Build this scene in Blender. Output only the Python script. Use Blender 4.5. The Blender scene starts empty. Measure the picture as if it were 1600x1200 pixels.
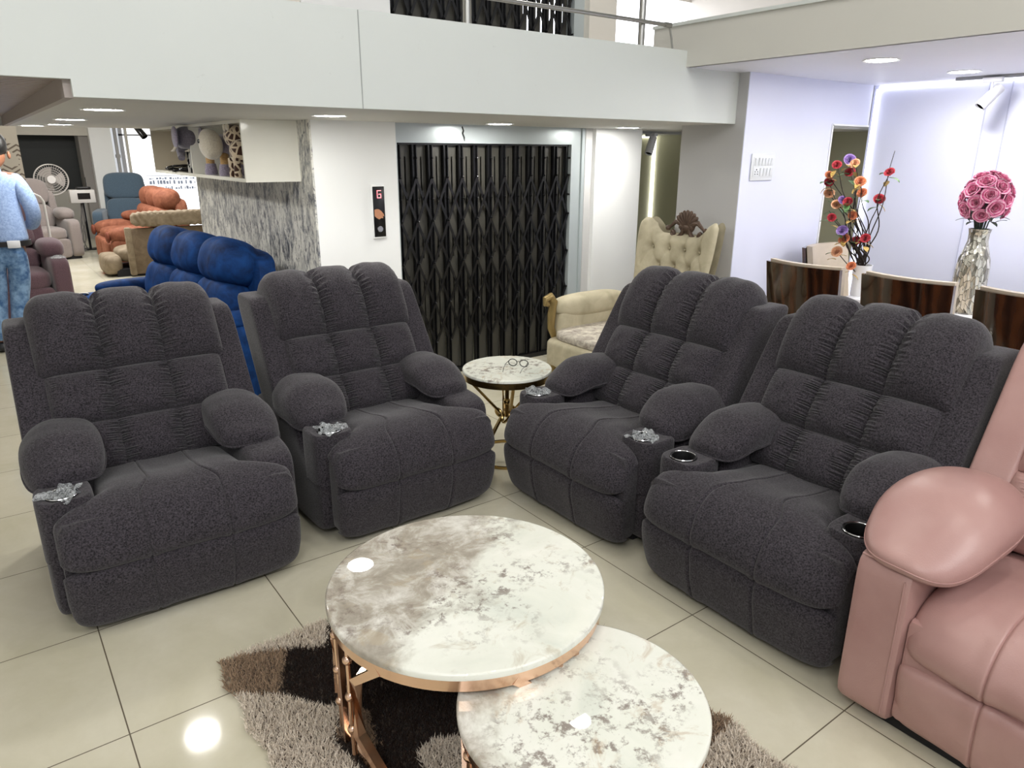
import bpy, bmesh, math, random
from mathutils import Matrix, Vector, Euler
import numpy as np
sin, cos, pi = math.sin, math.cos, math.pi
rnd = random.Random(7)
S = bpy.context.scene
COL = S.collection

# ------------------------------------------------------------------ camera, world, lights, exposure
PITCH, ROLL, YAW, FPX, EYE = 0.312329, 0.0048165, 0.638111, 1124.26, 1.645
def make_camera():
    fw = Vector((sin(YAW)*cos(PITCH), cos(YAW)*cos(PITCH), -sin(PITCH)))
    rt = Vector((cos(YAW), -sin(YAW), 0)); up = rt.cross(fw)
    r2 = rt*cos(ROLL) + up*sin(ROLL); u2 = -rt*sin(ROLL) + up*cos(ROLL)
    m = Matrix((r2, u2, -fw)).transposed().to_4x4(); m.translation = (0, 0, EYE)
    cd = bpy.data.cameras.new('camera'); cd.sensor_width = 36; cd.lens = FPX/1600*36; cd.clip_start = 0.05
    co = bpy.data.objects.new('camera', cd); co.matrix_world = m; COL.objects.link(co); S.camera = co
make_camera()

w = bpy.data.worlds.new('world'); S.world = w; w.use_nodes = True
w.node_tree.nodes['Background'].inputs[0].default_value = (0.93, 0.96, 1, 1)
w.node_tree.nodes['Background'].inputs[1].default_value = 0.55
S.view_settings.view_transform = 'Standard'; S.view_settings.look = 'None'
S.view_settings.gamma = 1; S.view_settings.use_curve_mapping = False
S.view_settings.exposure = 0.40
def area(name, loc, size, power, rot=(0, 0, 0), color=(1, 1, 1), sy=None):
    l = bpy.data.lights.new(name, 'AREA'); l.energy = power; l.color = color
    if sy: l.shape = 'RECTANGLE'; l.size = size; l.size_y = sy
    else: l.shape = 'DISK'; l.size = size
    o = bpy.data.objects.new(name, l); o.location = loc; o.rotation_euler = rot; COL.objects.link(o); return o
# fill lights added for the double-height hall, unseen above and behind the viewer
area('hall_fill', (1.9, -1.7, 4.05), 1.8, 70, rot=(.5, .1, 0))
area('hall_fill', (-1.6, -1.2, 4.05), 1.8, 78, rot=(.5, -.1, 0))
DISC = 112.0     # radiance of the round ceiling lamps

# ------------------------------------------------------------------ geometry helpers: every shape is (verts, faces)
def xf(g, M):
    return [tuple(M @ Vector(v)) for v in g[0]], g[1]
def mv(g, x=0, y=0, z=0): return [(a+x, b+y, c+z) for a, b, c in g[0]], g[1]
def rz(g, a): return xf(g, Matrix.Rotation(a, 4, 'Z'))
def join(*gs):
    V, F = [], []
    for v, f in gs:
        o = len(V); V += list(v); F += [tuple(i+o for i in q) for q in f]
    return V, F
def frombm(bm):
    bm.verts.index_update(); g = ([tuple(v.co) for v in bm.verts], [tuple(v.index for v in f.verts) for f in bm.faces]); bm.free(); return g
def box(c, s, bev=0.0, seg=2):
    bm = bmesh.new(); bmesh.ops.create_cube(bm, size=1)
    for v in bm.verts: v.co = Vector((v.co.x*s[0]+c[0], v.co.y*s[1]+c[1], v.co.z*s[2]+c[2]))
    if bev: bmesh.ops.bevel(bm, geom=bm.edges[:], offset=bev, segments=seg, affect='EDGES', profile=0.5)
    return frombm(bm)
def bx(x0, x1, y0, y1, z0, z1, bev=0.0, seg=2):
    return box(((x0+x1)/2, (y0+y1)/2, (z0+z1)/2), (x1-x0, y1-y0, z1-z0), bev, seg)
def grid(fn, nu, nv, cu=False, cv=False):
    V = [tuple(fn(i/(nu if cu else nu-1), j/(nv if cv else nv-1))) for i in range(nu) for j in range(nv)]
    F = []
    for i in range(nu if cu else nu-1):
        for j in range(nv if cv else nv-1):
            a, b = i, (i+1) % nu; c, d = j, (j+1) % nv
            F.append((a*nv+c, b*nv+c, b*nv+d, a*nv+d))
    return V, F
def tube(pts, r, seg=8, closed=False, caps=True):
    P = [Vector(p) for p in pts]; n = len(P); V, F = [], []
    rr = r if isinstance(r, (list, tuple)) else [r]*n
    prev = None
    for i, p in enumerate(P):
        t = (P[(i+1) % n]-P[i-1]) if closed else (P[min(i+1, n-1)]-P[max(i-1, 0)])
        t.normalize()
        if prev is None:
            a = Vector((0, 0, 1)) if abs(t.z) < 0.9 else Vector((1, 0, 0)); u = t.cross(a).normalized()
        else: u = (prev - t*prev.dot(t)).normalized()
        prev = u; v = t.cross(u)
        for k in range(seg):
            q = p + (u*cos(2*pi*k/seg)+v*sin(2*pi*k/seg))*rr[i]; V.append(tuple(q))
    for i in range(n if closed else n-1):
        a, b = i, (i+1) % n
        for k in range(seg): F.append((a*seg+k, a*seg+(k+1) % seg, b*seg+(k+1) % seg, b*seg+k))
    if caps and not closed: F.append(tuple(range(seg))[::-1]); F.append(tuple((n-1)*seg+k for k in range(seg)))
    return V, F
def bar(pts, wx, wz, closed=False):       # rectangular section swept along points; wx sideways, wz vertical-ish
    P = [Vector(p) for p in pts]; n = len(P); V, F = [], []
    for i, p in enumerate(P):
        t = (P[(i+1) % n]-P[i-1]) if closed else (P[min(i+1, n-1)]-P[max(i-1, 0)]); t.normalize()
        a = Vector((0, 0, 1)) if abs(t.z) < 0.95 else Vector((0, 1, 0))
        u = t.cross(a).normalized(); v = u.cross(t)
        for s1, s2 in ((-1, -1), (1, -1), (1, 1), (-1, 1)): V.append(tuple(p+u*s1*wx/2+v*s2*wz/2))
    for i in range(n if closed else n-1):
        b = (i+1) % n
        for k in range(4): F.append((i*4+k, i*4+(k+1) % 4, b*4+(k+1) % 4, b*4+k))
    if not closed: F += [(3, 2, 1, 0), tuple((n-1)*4+k for k in range(4))]
    return V, F
def lathe(prof, seg=32):
    V = [(r*cos(2*pi*k/seg), r*sin(2*pi*k/seg), z) for r, z in prof for k in range(seg)]; F = []
    for i in range(len(prof)-1):
        for k in range(seg): F.append((i*seg+k, i*seg+(k+1) % seg, (i+1)*seg+(k+1) % seg, (i+1)*seg+k))
    return V, F
def cyl(p0, p1, r, seg=16): return tube([p0, p1], r, seg)
def ball(c, r, n=12):
    sx = r if isinstance(r, (tuple, list)) else (r, r, r)
    return grid(lambda u, v: (c[0]+sx[0]*cos(2*pi*u)*sin(pi*v), c[1]+sx[1]*sin(2*pi*u)*sin(pi*v), c[2]-sx[2]*cos(pi*v)), n, n//2+1, cu=True)
_unit = {}
def soft(c, s, n=4.0, res=10, fn=None, nz=None):
    """upholstered block: a cube blown towards a superellipsoid of exponent n"""
    if res not in _unit:
        bm = bmesh.new(); bmesh.ops.create_cube(bm, size=2)
        bmesh.ops.subdivide_edges(bm, edges=bm.edges[:], cuts=res-1, use_grid_fill=True); _unit[res] = frombm(bm)
    V0, F = _unit[res]; V = []
    for x, y, z in V0:
        x, y, z = (sin(a*pi/2)*0.5+a*0.5 for a in (x, y, z))
        k = (abs(x)**n+abs(y)**n+abs(z)**n)**(1/n); m = max(abs(x), abs(y), abs(z))
        q = m/k if m else 1
        x, y, z = x*q/m*m, y*q/m*m, z*q/m*m
        p = (x*s[0]/2, y*s[1]/2, z*s[2]/2)
        if fn: p = fn(*p)
        V.append((p[0]+c[0], p[1]+c[1], p[2]+c[2]))
    return V, F
def prism(poly, d, axis='y'):             # outline (a,b) pushed along an axis by d
    n = len(poly)
    def pt(a, b, t): return (a, t, b) if axis == 'y' else ((t, a, b) if axis == 'x' else (a, b, t))
    V = [pt(a, b, 0) for a, b in poly]+[pt(a, b, d) for a, b in poly]
    F = [tuple(range(n)), tuple(range(2*n-1, n-1, -1))]+[(i, n+i, n+(i+1) % n, (i+1) % n) for i in range(n)]
    return V, F

# ------------------------------------------------------------------ object helpers
def mesh(name, g, mat, smooth=True, angle=40):
    me = bpy.data.meshes.new(name)
    parts = g if isinstance(g, list) else [(g, 0)]
    mats = mat if isinstance(mat, (list, tuple)) else [mat]
    V, F, I = [], [], []
    for q, mi in parts:
        o = len(V); V += list(q[0]); F += [tuple(i+o for i in f) for f in q[1]]; I += [mi]*len(q[1])
    me.from_pydata(V, [], F)
    for m in mats: me.materials.append(m)
    me.polygons.foreach_set('material_index', I)
    bm = bmesh.new(); bm.from_mesh(me); bmesh.ops.recalc_face_normals(bm, faces=bm.faces[:]); bm.to_mesh(me); bm.free()
    if smooth:
        me.polygons.foreach_set('use_smooth', [True]*len(F))
        if angle: me.set_sharp_from_angle(angle=math.radians(angle))
    me.update(); return me
def obj(name, g, mat=None, parent=None, smooth=True, angle=40, loc=None, rot=None, label=None):
    me = g if isinstance(g, bpy.types.Mesh) else mesh(name, g, mat, smooth, angle)
    o = bpy.data.objects.new(name, me); COL.objects.link(o)
    if parent: o.parent = parent
    if loc: o.location = loc
    if rot: o.rotation_euler = rot
    if label: o['label'] = label
    return o
def thing(name, label, cat, loc=(0, 0, 0), rotz=0.0, group=None):
    o = bpy.data.objects.new(name, None); COL.objects.link(o); o.empty_display_size = 0.1
    o.location = loc; o.rotation_euler = (0, 0, rotz); return tag(o, label, cat, group)
def tag(o, label, cat, group=None):
    o['label'] = label; o['category'] = cat
    if group: o['group'] = group
    return o
def struct(name, g, mat, smooth=False, parent=None, label=None):
    o = obj(name, g, mat, parent, smooth)
    if not parent: o['kind'] = 'structure'
    if label: o['label'] = label
    return o

# ------------------------------------------------------------------ materials
def lin(h):
    h = h.lstrip('#'); r = []
    for i in (0, 2, 4):
        c = int(h[i:i+2], 16)/255; r.append(c/12.92 if c <= .04045 else ((c+.055)/1.055)**2.4)
    return (*r, 1)
class NT:
    def __init__(s, name):
        s.m = bpy.data.materials.new(name); s.m.use_nodes = True; s.t = s.m.node_tree; s.b = s.t.nodes['Principled BSDF']
    def n(s, kind, **kw):
        o = s.t.nodes.new('ShaderNode'+kind)
        for k, v in kw.items():
            if k in o.inputs: o.inputs[k].default_value = v
            else: setattr(o, k, v)
        return o
    def l(s, a, b): s.t.links.new(a, b)
    def co(s, out='Object', scale=(1, 1, 1), rot=(0, 0, 0)):
        c = s.n('TexCoord'); mp = s.n('Mapping'); mp.inputs['Scale'].default_value = scale; mp.inputs['Rotation'].default_value = rot
        s.l(c.outputs[out], mp.inputs['Vector']); return mp.outputs[0]
    def noise(s, vec, scale, detail=3, rough=.5, dist=0):
        o = s.n('TexNoise'); o.inputs['Scale'].default_value = scale; o.inputs['Detail'].default_value = detail
        o.inputs['Roughness'].default_value = rough; o.inputs['Distortion'].default_value = dist
        s.l(vec, o.inputs['Vector']); return o.outputs['Fac']
    def ramp(s, fac, stops):
        r = s.n('ValToRGB'); e = r.color_ramp.elements
        while len(e) < len(stops): e.new(0.5)
        for q, (p, c) in zip(e, stops): q.position = p; q.color = lin(c) if isinstance(c, str) else c
        s.l(fac, r.inputs['Fac']); return r.outputs['Color']
    def mix(s, fac, a, b, blend='MIX'):
        m = s.n('Mix', data_type='RGBA', blend_type=blend)
        for v, i in ((fac, 0), (a, 6), (b, 7)):
            if isinstance(v, bpy.types.NodeSocket): s.l(v, m.inputs[i])
            else: m.inputs[i].default_value = lin(v) if isinstance(v, str) else v
        return m.outputs[2]
    def math(s, op, a, b=None, c=None):
        m = s.n('Math', operation=op)
        for i, v in enumerate((a, b, c)):
            if v is None: continue
            if isinstance(v, bpy.types.NodeSocket): s.l(v, m.inputs[i])
            else: m.inputs[i].default_value = v
        return m.outputs[0]
    def bump(s, h, strength=.3, dist=.005):
        b = s.n('Bump'); b.inputs['Strength'].default_value = strength; b.inputs['Distance'].default_value = dist
        s.l(h, b.inputs['Height']); s.l(b.outputs[0], s.b.inputs['Normal'])
    def base(s, c):
        if isinstance(c, bpy.types.NodeSocket): s.l(c, s.b.inputs['Base Color'])
        else: s.b.inputs['Base Color'].default_value = lin(c) if isinstance(c, str) else c
    def set(s, **kw):
        for k, v in kw.items(): s.b.inputs[k.replace('_', ' ')].default_value = v
def plain(name, col, rough=.5, metal=0.0, spec=.5, var=.06, vs=6, bump=0, bs=80, coat=0):
    t = NT(name); v = t.co(); f = t.noise(v, vs, 4)
    t.base(t.mix(t.math('MULTIPLY', f, var*2), col, tuple(c*.55 for c in lin(col)[:3])+(1,)))
    t.set(Roughness=rough, Metallic=metal, Specular_IOR_Level=spec, Coat_Weight=coat)
    if bump: t.bump(t.noise(v, bs, 3), bump, .003)
    return t.m
def fabric(name, dark, light, scale=150, sheen=.3, bump=.35, rough=.95):
    t = NT(name); v = t.co(); f = t.noise(v, scale, 3, .6); g = t.noise(v, scale*2.6, 2, .6)
    h = t.math('ADD', t.math('MULTIPLY', f, .65), t.math('MULTIPLY', g, .35))
    t.base(t.ramp(h, [(.38, dark), (.62, light)])); t.set(Roughness=rough, Specular_IOR_Level=.15, Sheen_Weight=sheen, Sheen_Roughness=.5)
    t.bump(h, bump, .002); return t.m
def velvet(name, col, light, ns=9, sheen=.8):
    t = NT(name); v = t.co(); f = t.noise(v, ns, 4, .6, .5)
    t.base(t.ramp(f, [(.3, col), (.7, light)])); t.set(Roughness=.75, Specular_IOR_Level=.2, Sheen_Weight=sheen, Sheen_Roughness=.35)
    t.b.inputs['Sheen Tint'].default_value = lin(light); t.bump(t.noise(v, 300, 2), .15, .002); return t.m
def emit(name, col, strength):
    t = NT(name); t.base('#ffffff'); t.b.inputs['Emission Color'].default_value = lin(col); t.b.inputs['Emission Strength'].default_value = strength
    return t.m
def marble(name, white, taupe, rust, angle, off, amount, seed):
    t = NT(name); v = t.co(rot=(0, 0, angle)); sp = t.n('SeparateXYZ'); t.l(v, sp.inputs[0])
    wv = t.n('TexCoord'); mp = t.n('Mapping'); mp.inputs['Location'].default_value = (seed, seed*1.7, 0); t.l(wv.outputs['Object'], mp.inputs[0]); q = mp.outputs[0]
    big = t.noise(q, 3.2, 6, .62, .8); mid = t.noise(q, 9, 9, .7, .5); fine = t.noise(q, 30, 9, .74, .15)
    # cloudy taupe field on one side of a diagonal
    side = t.math('ADD', t.math('MULTIPLY', sp.outputs['X'], amount), t.math('MULTIPLY', big, 1.5)); side = t.math('ADD', side, off)
    fld = t.ramp(side, [(.5, (0, 0, 0, 1)), (.72, (1, 1, 1, 1))])
    cloud = t.ramp(mid, [(.3, taupe), (.47, '#aaa295'), (.58, '#c9c4bb'), (.7, '#e4e2da')])
    base = t.ramp(big, [(.3, white), (.55, '#dfe0d5'), (.75, '#ccd0c6')])
    c = t.mix(fld, base, cloud)
    # crisp mineral flecks gathered in drifts
    dr = t.ramp(t.noise(q, 4.3, 3, .5, .4), [(.44, (0, 0, 0, 1)), (.6, (1, 1, 1, 1))])
    fl = t.ramp(fine, [(.51, (0, 0, 0, 1)), (.6, (1, 1, 1, 1))])
    c = t.mix(t.math('MULTIPLY', t.math('MULTIPLY', dr, fl), .85), c, '#7d7068')
    rs = t.ramp(t.noise(q, 7.7, 7, .65, 1.5), [(.56, (0, 0, 0, 1)), (.66, (1, 1, 1, 1))])
    c = t.mix(t.math('MULTIPLY', rs, .45), c, rust)
    t.base(c); t.set(Roughness=.015, Specular_IOR_Level=.5); return t.m
def tiles():
    t = NT('floor_tile'); c = t.n('TexCoord'); sp = t.n('SeparateXYZ'); t.l(c.outputs['Object'], sp.inputs[0])
    def edge(o, off):
        f = t.math('FRACT', t.math('DIVIDE', t.math('SUBTRACT', o, off-6.0), .6))
        return t.math('ABSOLUTE', t.math('SUBTRACT', f, .5))
    e = t.math('MAXIMUM', edge(sp.outputs['X'], .112), edge(sp.outputs['Y'], .84))
    g = t.math('GREATER_THAN', e, .4967)
    v = t.co(); f = t.noise(v, 2.2, 6, .6, .6); f2 = t.noise(v, 30, 4, .6)
    col = t.ramp(f, [(.3, '#c3bda6'), (.55, '#cec8b4'), (.75, '#d6d1c0')])
    col = t.mix(t.math('MULTIPLY', f2, .12), col, '#8f8873'); col = t.mix(g, col, '#5a5040')
    t.base(col); t.l(t.math('ADD', t.math('MULTIPLY', g, .5), t.math('ADD', t.math('MULTIPLY', f, .06), .05)), t.b.inputs['Roughness'])
    t.set(Specular_IOR_Level=.45); return t.m
def granite():
    t = NT('granite_panel'); v = t.co(scale=(1, 1, .5)); f = t.noise(v, 11, 10, .76, .7); g = t.noise(v, 38, 6, .7, .5)
    c = t.ramp(f, [(.33, '#2b2e38'), (.40, '#6d7078'), (.46, '#aeaeac'), (.53, '#d9d7d0'), (.7, '#f4f2ec')])
    c = t.mix(t.ramp(g, [(.54, (0, 0, 0, 1)), (.62, (1, 1, 1, 1))]), c, '#5b5d66')
    t.base(c); t.set(Roughness=.35); return t.m
def wood(name, a, b, c_, sc=3, rough=.12, coat=.6):
    t = NT(name); v = t.co(scale=(1, 1.0, .35)); f = t.noise(v, sc, 6, .6, 2.5); w_ = t.n('TexWave', wave_type='BANDS', bands_direction='X')
    w_.inputs['Scale'].default_value = sc*2; w_.inputs['Distortion'].default_value = 9; w_.inputs['Detail'].default_value = 3; t.l(v, w_.inputs[0])
    h = t.math('ADD', t.math('MULTIPLY', f, .6), t.math('MULTIPLY', w_.outputs['Fac'], .4))
    t.base(t.ramp(h, [(.25, a), (.5, b), (.75, c_)])); t.set(Roughness=rough, Coat_Weight=coat, Coat_Roughness=.05); return t.m

M = {}
M['charcoal'] = fabric('charcoal_fabric', '#171517', '#4a454b', 170, .18)
M['charcoal_dark'] = fabric('charcoal_side_fabric', '#262427', '#4b474b', 190, .15)
M['under'] = plain('black_underside', '#17161a', .8)
M['floor'] = tiles()
def scuffed():
    t = NT('fascia_paint'); v = t.co(); f = t.noise(v, 2.5, 4); g = t.noise(v, 9, 6, .7, .6)
    c = t.mix(t.math('MULTIPLY', f, .1), '#d4d8d5', '#8f9492'); k = t.ramp(g, [(.66, (0, 0, 0, 1)), (.74, (1, 1, 1, 1))])
    t.base(t.mix(t.math('MULTIPLY', k, .3), c, '#9a9c98')); t.set(Roughness=.45); return t.m
M['fascia'] = scuffed()
M['fascia_warm'] = plain('side_fascia_paint', '#cfcdc6', .55, var=.05, vs=3)
M['ceil'] = plain('ceiling_paint', '#d3d1cd', .6, var=.03)
M['ceil_lav'] = plain('ceiling_lilac_paint', '#eaebf5', .5, var=.03)
M['white'] = plain('white_wall_paint', '#f4f5f5', .35, var=.04, vs=3)
M['greywall'] = plain('grey_wall_paint', '#c9c8c8', .5, var=.05, vs=2)
M['lav'] = plain('lilac_wall_paint', '#dfe2f7', .45, var=.02)
M['olive'] = plain('olive_wall_paint', '#b9b79c', .5, var=.03)
M['steel_frame'] = plain('pale_metal_frame', '#bcc4c6', .3, .3, var=.06, vs=8)
M['granite'] = granite()
M['slat'] = plain('ceiling_slat_wood', '#a5958d', .45, var=.25, vs=3)
M['beam'] = plain('mauve_beam_paint', '#a89d98', .5)
M['rose'] = plain('rose_gold_metal', '#e6c2a8', .16, 1.0, var=.02)
M['gold'] = plain('antique_gold_metal', '#b79a63', .22, 1.0, var=.1)
M['chrome'] = plain('chrome_metal', '#d8d8da', .15, 1.0, var=.02)
M['steel'] = plain('brushed_steel', '#a9a8a4', .28, 1.0, var=.05)
M['black'] = plain('black_metal', '#101013', .3, .2, var=.02, spec=.6)
M['blackplastic'] = plain('black_plastic', '#0d0d0f', .25, var=.02)
M['marble'] = marble('coffee_table_marble', '#ecebe2', '#8d867a', '#b0a086', 4.06, -.2, 2.5, 3.0)
M['marble2'] = marble('small_table_marble', '#ebe9e2', '#9a8c82', '#b59c7e', 3.78, -.7, 2.5, 11.0)
M['marble3'] = marble('side_table_marble', '#efede2', '#a99c8f', '#b79d76', 3.78, -.9, 1.5, 21.0)
M['lamp'] = emit('ceiling_lamp_diffuser', '#fffdf6', DISC)
M['led'] = emit('led_strip_glow', '#f4f6ff', 1.8)
M['ledwarm'] = emit('led_strip_warm_glow', '#fdfdf2', 2.6)
def crinkle():
    t = NT('clear_plastic_wrap'); v = t.co(); h = t.noise(v, 60, 5, .7, 2)
    t.base('#e8ecef'); t.set(Roughness=.12, Specular_IOR_Level=.9); t.l(t.ramp(h, [(.38, (.12, .12, .12, 1)), (.62, (.95, .95, .95, 1))]), t.b.inputs['Alpha'])
    t.bump(h, 1, .02); return t.m
M['wrap'] = crinkle()
# ------------------------------------------------------------------ the room
ZC, FY, GX, WY, PX, LX, LY, ZR = 1.826, 3.2, 1.79, 4.5, 4.18, 5.75, 3.1, 2.137
struct('floor', bx(-4.2, 9, -3.5, 17.5, -.1, 0), M['floor'])
# mezzanine slab over the lift bay: underside, deep front fascia, upper floor
struct('ceiling_mezzanine', join(bx(.385, PX, FY+.02, 7.4, ZC, ZC+.36), bx(PX, 7.5, LY+.14, 7.4, ZC, ZC+.36)), M['ceil'])
struct('trim_1', bx(-4.2, PX, FY-.02, FY+.02, ZC+.06, 2.228), M['fascia'])
struct('trim_2', bx(.385, PX, FY-.021, FY+.02, ZC, ZC+.06), M['fascia'])
struct('trim_11', bx(1.515, 1.519, FY-.0225, FY-.02, ZC, 2.226), plain('joint_line_filler', '#9fa3a1', .6))  # thin grey strip for the seam between fascia panels
# lower timber soffit left of the lift bay and the beam that edges it
struct('ceiling_slatted', join(*[bx(-4.2, .36, FY+.02+  .09*k, FY+.092+.09*k, ZC+.07, ZC+.095) for k in range(47)], bx(-4.2, .37, FY, 7.4, ZC+.1, ZC+.36)), M['slat'])
struct('trim_3', bx(.36, .39, FY+.01, 7.4, ZC-.002, ZC+.1), M['beam'])
struct('floor_upper', bx(-4.2, 7.5, FY+.021, 7.4, 2.187, 2.226), M['ceil'])
# right-hand upper slab with its own fascia
struct('trim_4', bx(3.66, 3.7, -3.5, 3.46, ZR, 2.385), M['fascia_warm'])
struct('trim_5', bx(3.645, 3.7, -3.5, 3.46, 2.372, 2.39), M['fascia'])
struct('ceiling_right', bx(3.68, LX+.15, -3.5, LY+.14, ZR, ZR+.22), M['ceil_lav'])
# lift wall, granite return, jambs
struct('wall_lift', join(bx(GX, 2.37, WY, WY+.25, 0, ZC), bx(GX, 2.37, WY, WY+.25, 2.2, 4.2)), M['white'])
struct('wall_granite', join(bx(GX-.012, GX, WY, 7.35, 0, ZC)), M['granite'])
struct('wall_shaft', bx(GX, 2.3, WY+.25, 7.35, 0, ZC), M['white'])
struct('trim_6', join(bx(2.40, 3.96, WY+.06, WY+.2, 1.70, ZC), bx(3.96, 4.06, WY+.06, WY+.2, 0, ZC)), M['steel_frame'])
struct('trim_12', prism([(2.925, 1.81), (2.932, 1.815), (2.945, 1.785), (2.938, 1.765), (2.95, 1.74), (2.948, 1.715), (2.94, 1.74), (2.928, 1.768), (2.935, 1.786)], .004), plain('header_crack', '#1b1c1e', .6))
bpy.data.objects['trim_12'].location.y = WY+.054
struct('trim_7', join(bx(4.06, 4.09, WY+.045, WY+.2, 0, ZC), bx(2.37, 2.40, WY+.045, WY+.2, 0, ZC)), M['steel_frame'])
struct('wall_reveal', bx(4.09, 4.17, WY+.04, WY+.25, 0, ZC), M['greywall'])
struct('wall_column', bx(4.165, 4.69, WY, WY+.4, 0, ZC), M['white'])
M['car'] = plain('lift_car_panel', '#4a4741', .45, var=.08)
struct('wall_lift_car', join(bx(2.3, 4.1, 5.85, 5.9, 0, 1.72), bx(2.32, 2.35, WY+.25, 5.9, 0, 1.72), bx(4.06, 4.09, WY+.25, 5.9, 0, 1.72),
       bx(2.3, 4.1, WY+.2, 5.9, 1.72, 1.75)), M['car'])
# lilac pillar and wall with the passage opening at its right end
struct('wall_pillar', bx(PX, PX+.3, LY+.004, 3.63, 0, ZC+.01), M['greywall'])
struct('wall_pillar_upper', bx(PX, PX+.3, LY+.004, LY+.14, ZC+.01, ZR), M['greywall'])
struct('wall_lilac', join(bx(PX+.003, 5.20, LY, LY+.14, 0, ZR), bx(5.20, 5.70, LY, LY+.14, 1.845, ZR)), M['lav'])
struct('trim_8', join(bx(5.195, 5.21, LY-.008, LY+.15, 0, 1.85), bx(5.2, 5.7, LY-.008, LY+.15, 1.838, 1.85)), M['white'])
struct('wall_right', bx(LX, LX+.12, -3.5, LY+.02, 0, ZR), M['lav'])
struct('trim_9', join(bx(LX-.006, LX, 2.17, 2.176, .3, ZR), bx(LX-.006, LX, 2.31, 2.316, .3, ZR)), plain('panel_joint_paint', '#c3c6dd', .5))
# olive passage behind the pillar
struct('wall_olive', join(bx(4.5, 9, 5.9, 6.0, 0, ZC), bx(6.35, 6.45, 3.24, 5.9, 0, ZC)), M['olive'])
struct('wall_passage', bx(8.9, 9, 3.2, 7.4, 0, ZC), M['olive'])
# hidden sides
struct('wall_left', bx(-4.2, -4.1, -3.5, 17, 0, 4.2), M['white'])
struct('ceiling_hall', bx(-4.2, 9, -3.5, 9, 4.2, 4.3), M['white'])
# upper floor behind the railing
M['cream_wall'] = plain('upper_cream_paint', '#e2dcd2', .5)
struct('wall_upper_left', bx(-4.2, 2.37, WY+.02, WY+.2, 2.226, 4.2), M['cream_wall'])
struct('wall_upper_jamb', join(bx(3.95, 4.05, WY+.06, WY+.2, 2.226, 4.2)), M['steel_frame'])
struct('wall_upper_column', bx(4.05, 4.33, WY, WY+.3, 2.226, 4.2), M['cream_wall'])
struct('wall_upper_shaft', bx(2.3, 4.1, 5.4, 5.5, 2.226, 4.2), M['car'])
M['day'] = emit('daylight_window', '#f3f6ff', 2.3)
struct('window_1', bx(4.36, 8.6, 6.3, 6.33, 2.23, 3.3), M['day'])
struct('wall_upper_lintel', bx(4.3, 8.6, 6.25, 6.4, 3.3, 4.2), M['cream_wall'])
struct('wall_upper_right', bx(7.2, 7.4, -1, 6.3, 2.39, 4.2), M['cream_wall'])
struct('floor_upper_right', bx(3.7, 7.4, -3.5, 3.3, 2.36, 2.375), M['ceil'])
# far showroom beyond the mezzanine
BY = 16.0
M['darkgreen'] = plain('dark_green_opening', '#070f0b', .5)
M['farbeam'] = plain('far_beam_paint', '#cdc8bd', .5)
struct('wall_back', join(bx(-4.2, .95, BY, BY+.2, 0, 3), bx(.95, 2.05, BY+.6, BY+.7, 0, 2.2), bx(.95, 2.06, BY, BY+.2, 1.89, 3), bx(2.68, 2.72, BY, BY+.2, 0, 3)), M['farbeam'])
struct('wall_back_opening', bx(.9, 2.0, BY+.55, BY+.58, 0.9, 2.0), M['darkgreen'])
struct('wall_back_low', bx(1.35, 2.1, BY+.3, BY+.35, 0, .9), plain('far_low_wall_paint', '#a8a49c', .6))
struct('wall_back_column', bx(2.06, 2.42, BY-.15, BY+.6, 0, 3), M['white'])
struct('wall_back_reveal', bx(1.9, 2.06, BY+.05, BY+.6, .3, 1.95), plain('far_reveal_paint', '#8f8a85', .6))
M['frost'] = emit('frosted_daylight', '#eef1f7', .95)
wf = struct('window_2', bx(2.62, 6.5, BY+.1, BY+.13, .12, 2.6), M['frost'])
M['farframe'] = plain('far_window_frame', '#b9bac0', .4)
struct('window_frame', join(bx(2.58, 2.64, BY+.02, BY+.1, 0, 2.6), bx(3.18, 3.21, BY+.06, BY+.1, 0, 2.6), bx(2.58, 6.5, BY+.02, BY+.1, 1.9, 1.93), bx(2.58, 6.5, BY, BY+.1, .05, .14)), M['farframe'], parent=wf)
struct('wall_far_right', bx(6.5, 6.6, 7.4, BY, 0, 3), M['white'])
struct('ceiling_far', bx(-4.2, 6.6, 7.42, BY+.8, 2.62, 2.72), M['ceil'])
struct('trim_10', bx(-4.2, 6.6, 7.4, 7.45, ZC, 4.2), M['ceil'])
struct('wall_mezz_rear', bx(GX, 7.5, 7.32, 7.4, 0, ZC), M['white'])
# patterned pilaster on the left
def leafpaper():
    t = NT('leaf_relief_paper'); v = t.co(); sp = t.n('SeparateXYZ'); t.l(v, sp.inputs[0])
    a = t.math('ABSOLUTE', t.math('SUBTRACT', t.math('FRACT', t.math('DIVIDE', sp.outputs['X'], .16)), .5))
    h = t.math('FRACT', t.math('DIVIDE', t.math('ADD', sp.outputs['Z'], t.math('MULTIPLY', a, .1)), .05))
    n_ = t.noise(v, 5, 3)
    k = t.math('MULTIPLY', t.math('GREATER_THAN', h, .62), t.math('GREATER_THAN', n_, .47))
    t.base(t.mix(k, '#cfc6b8', '#7d7064')); t.set(Roughness=.7); return t.m
struct('wall_pilaster', bx(-.1, .585, 9.75, 10.0, 0, 2.6), leafpaper())

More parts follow.
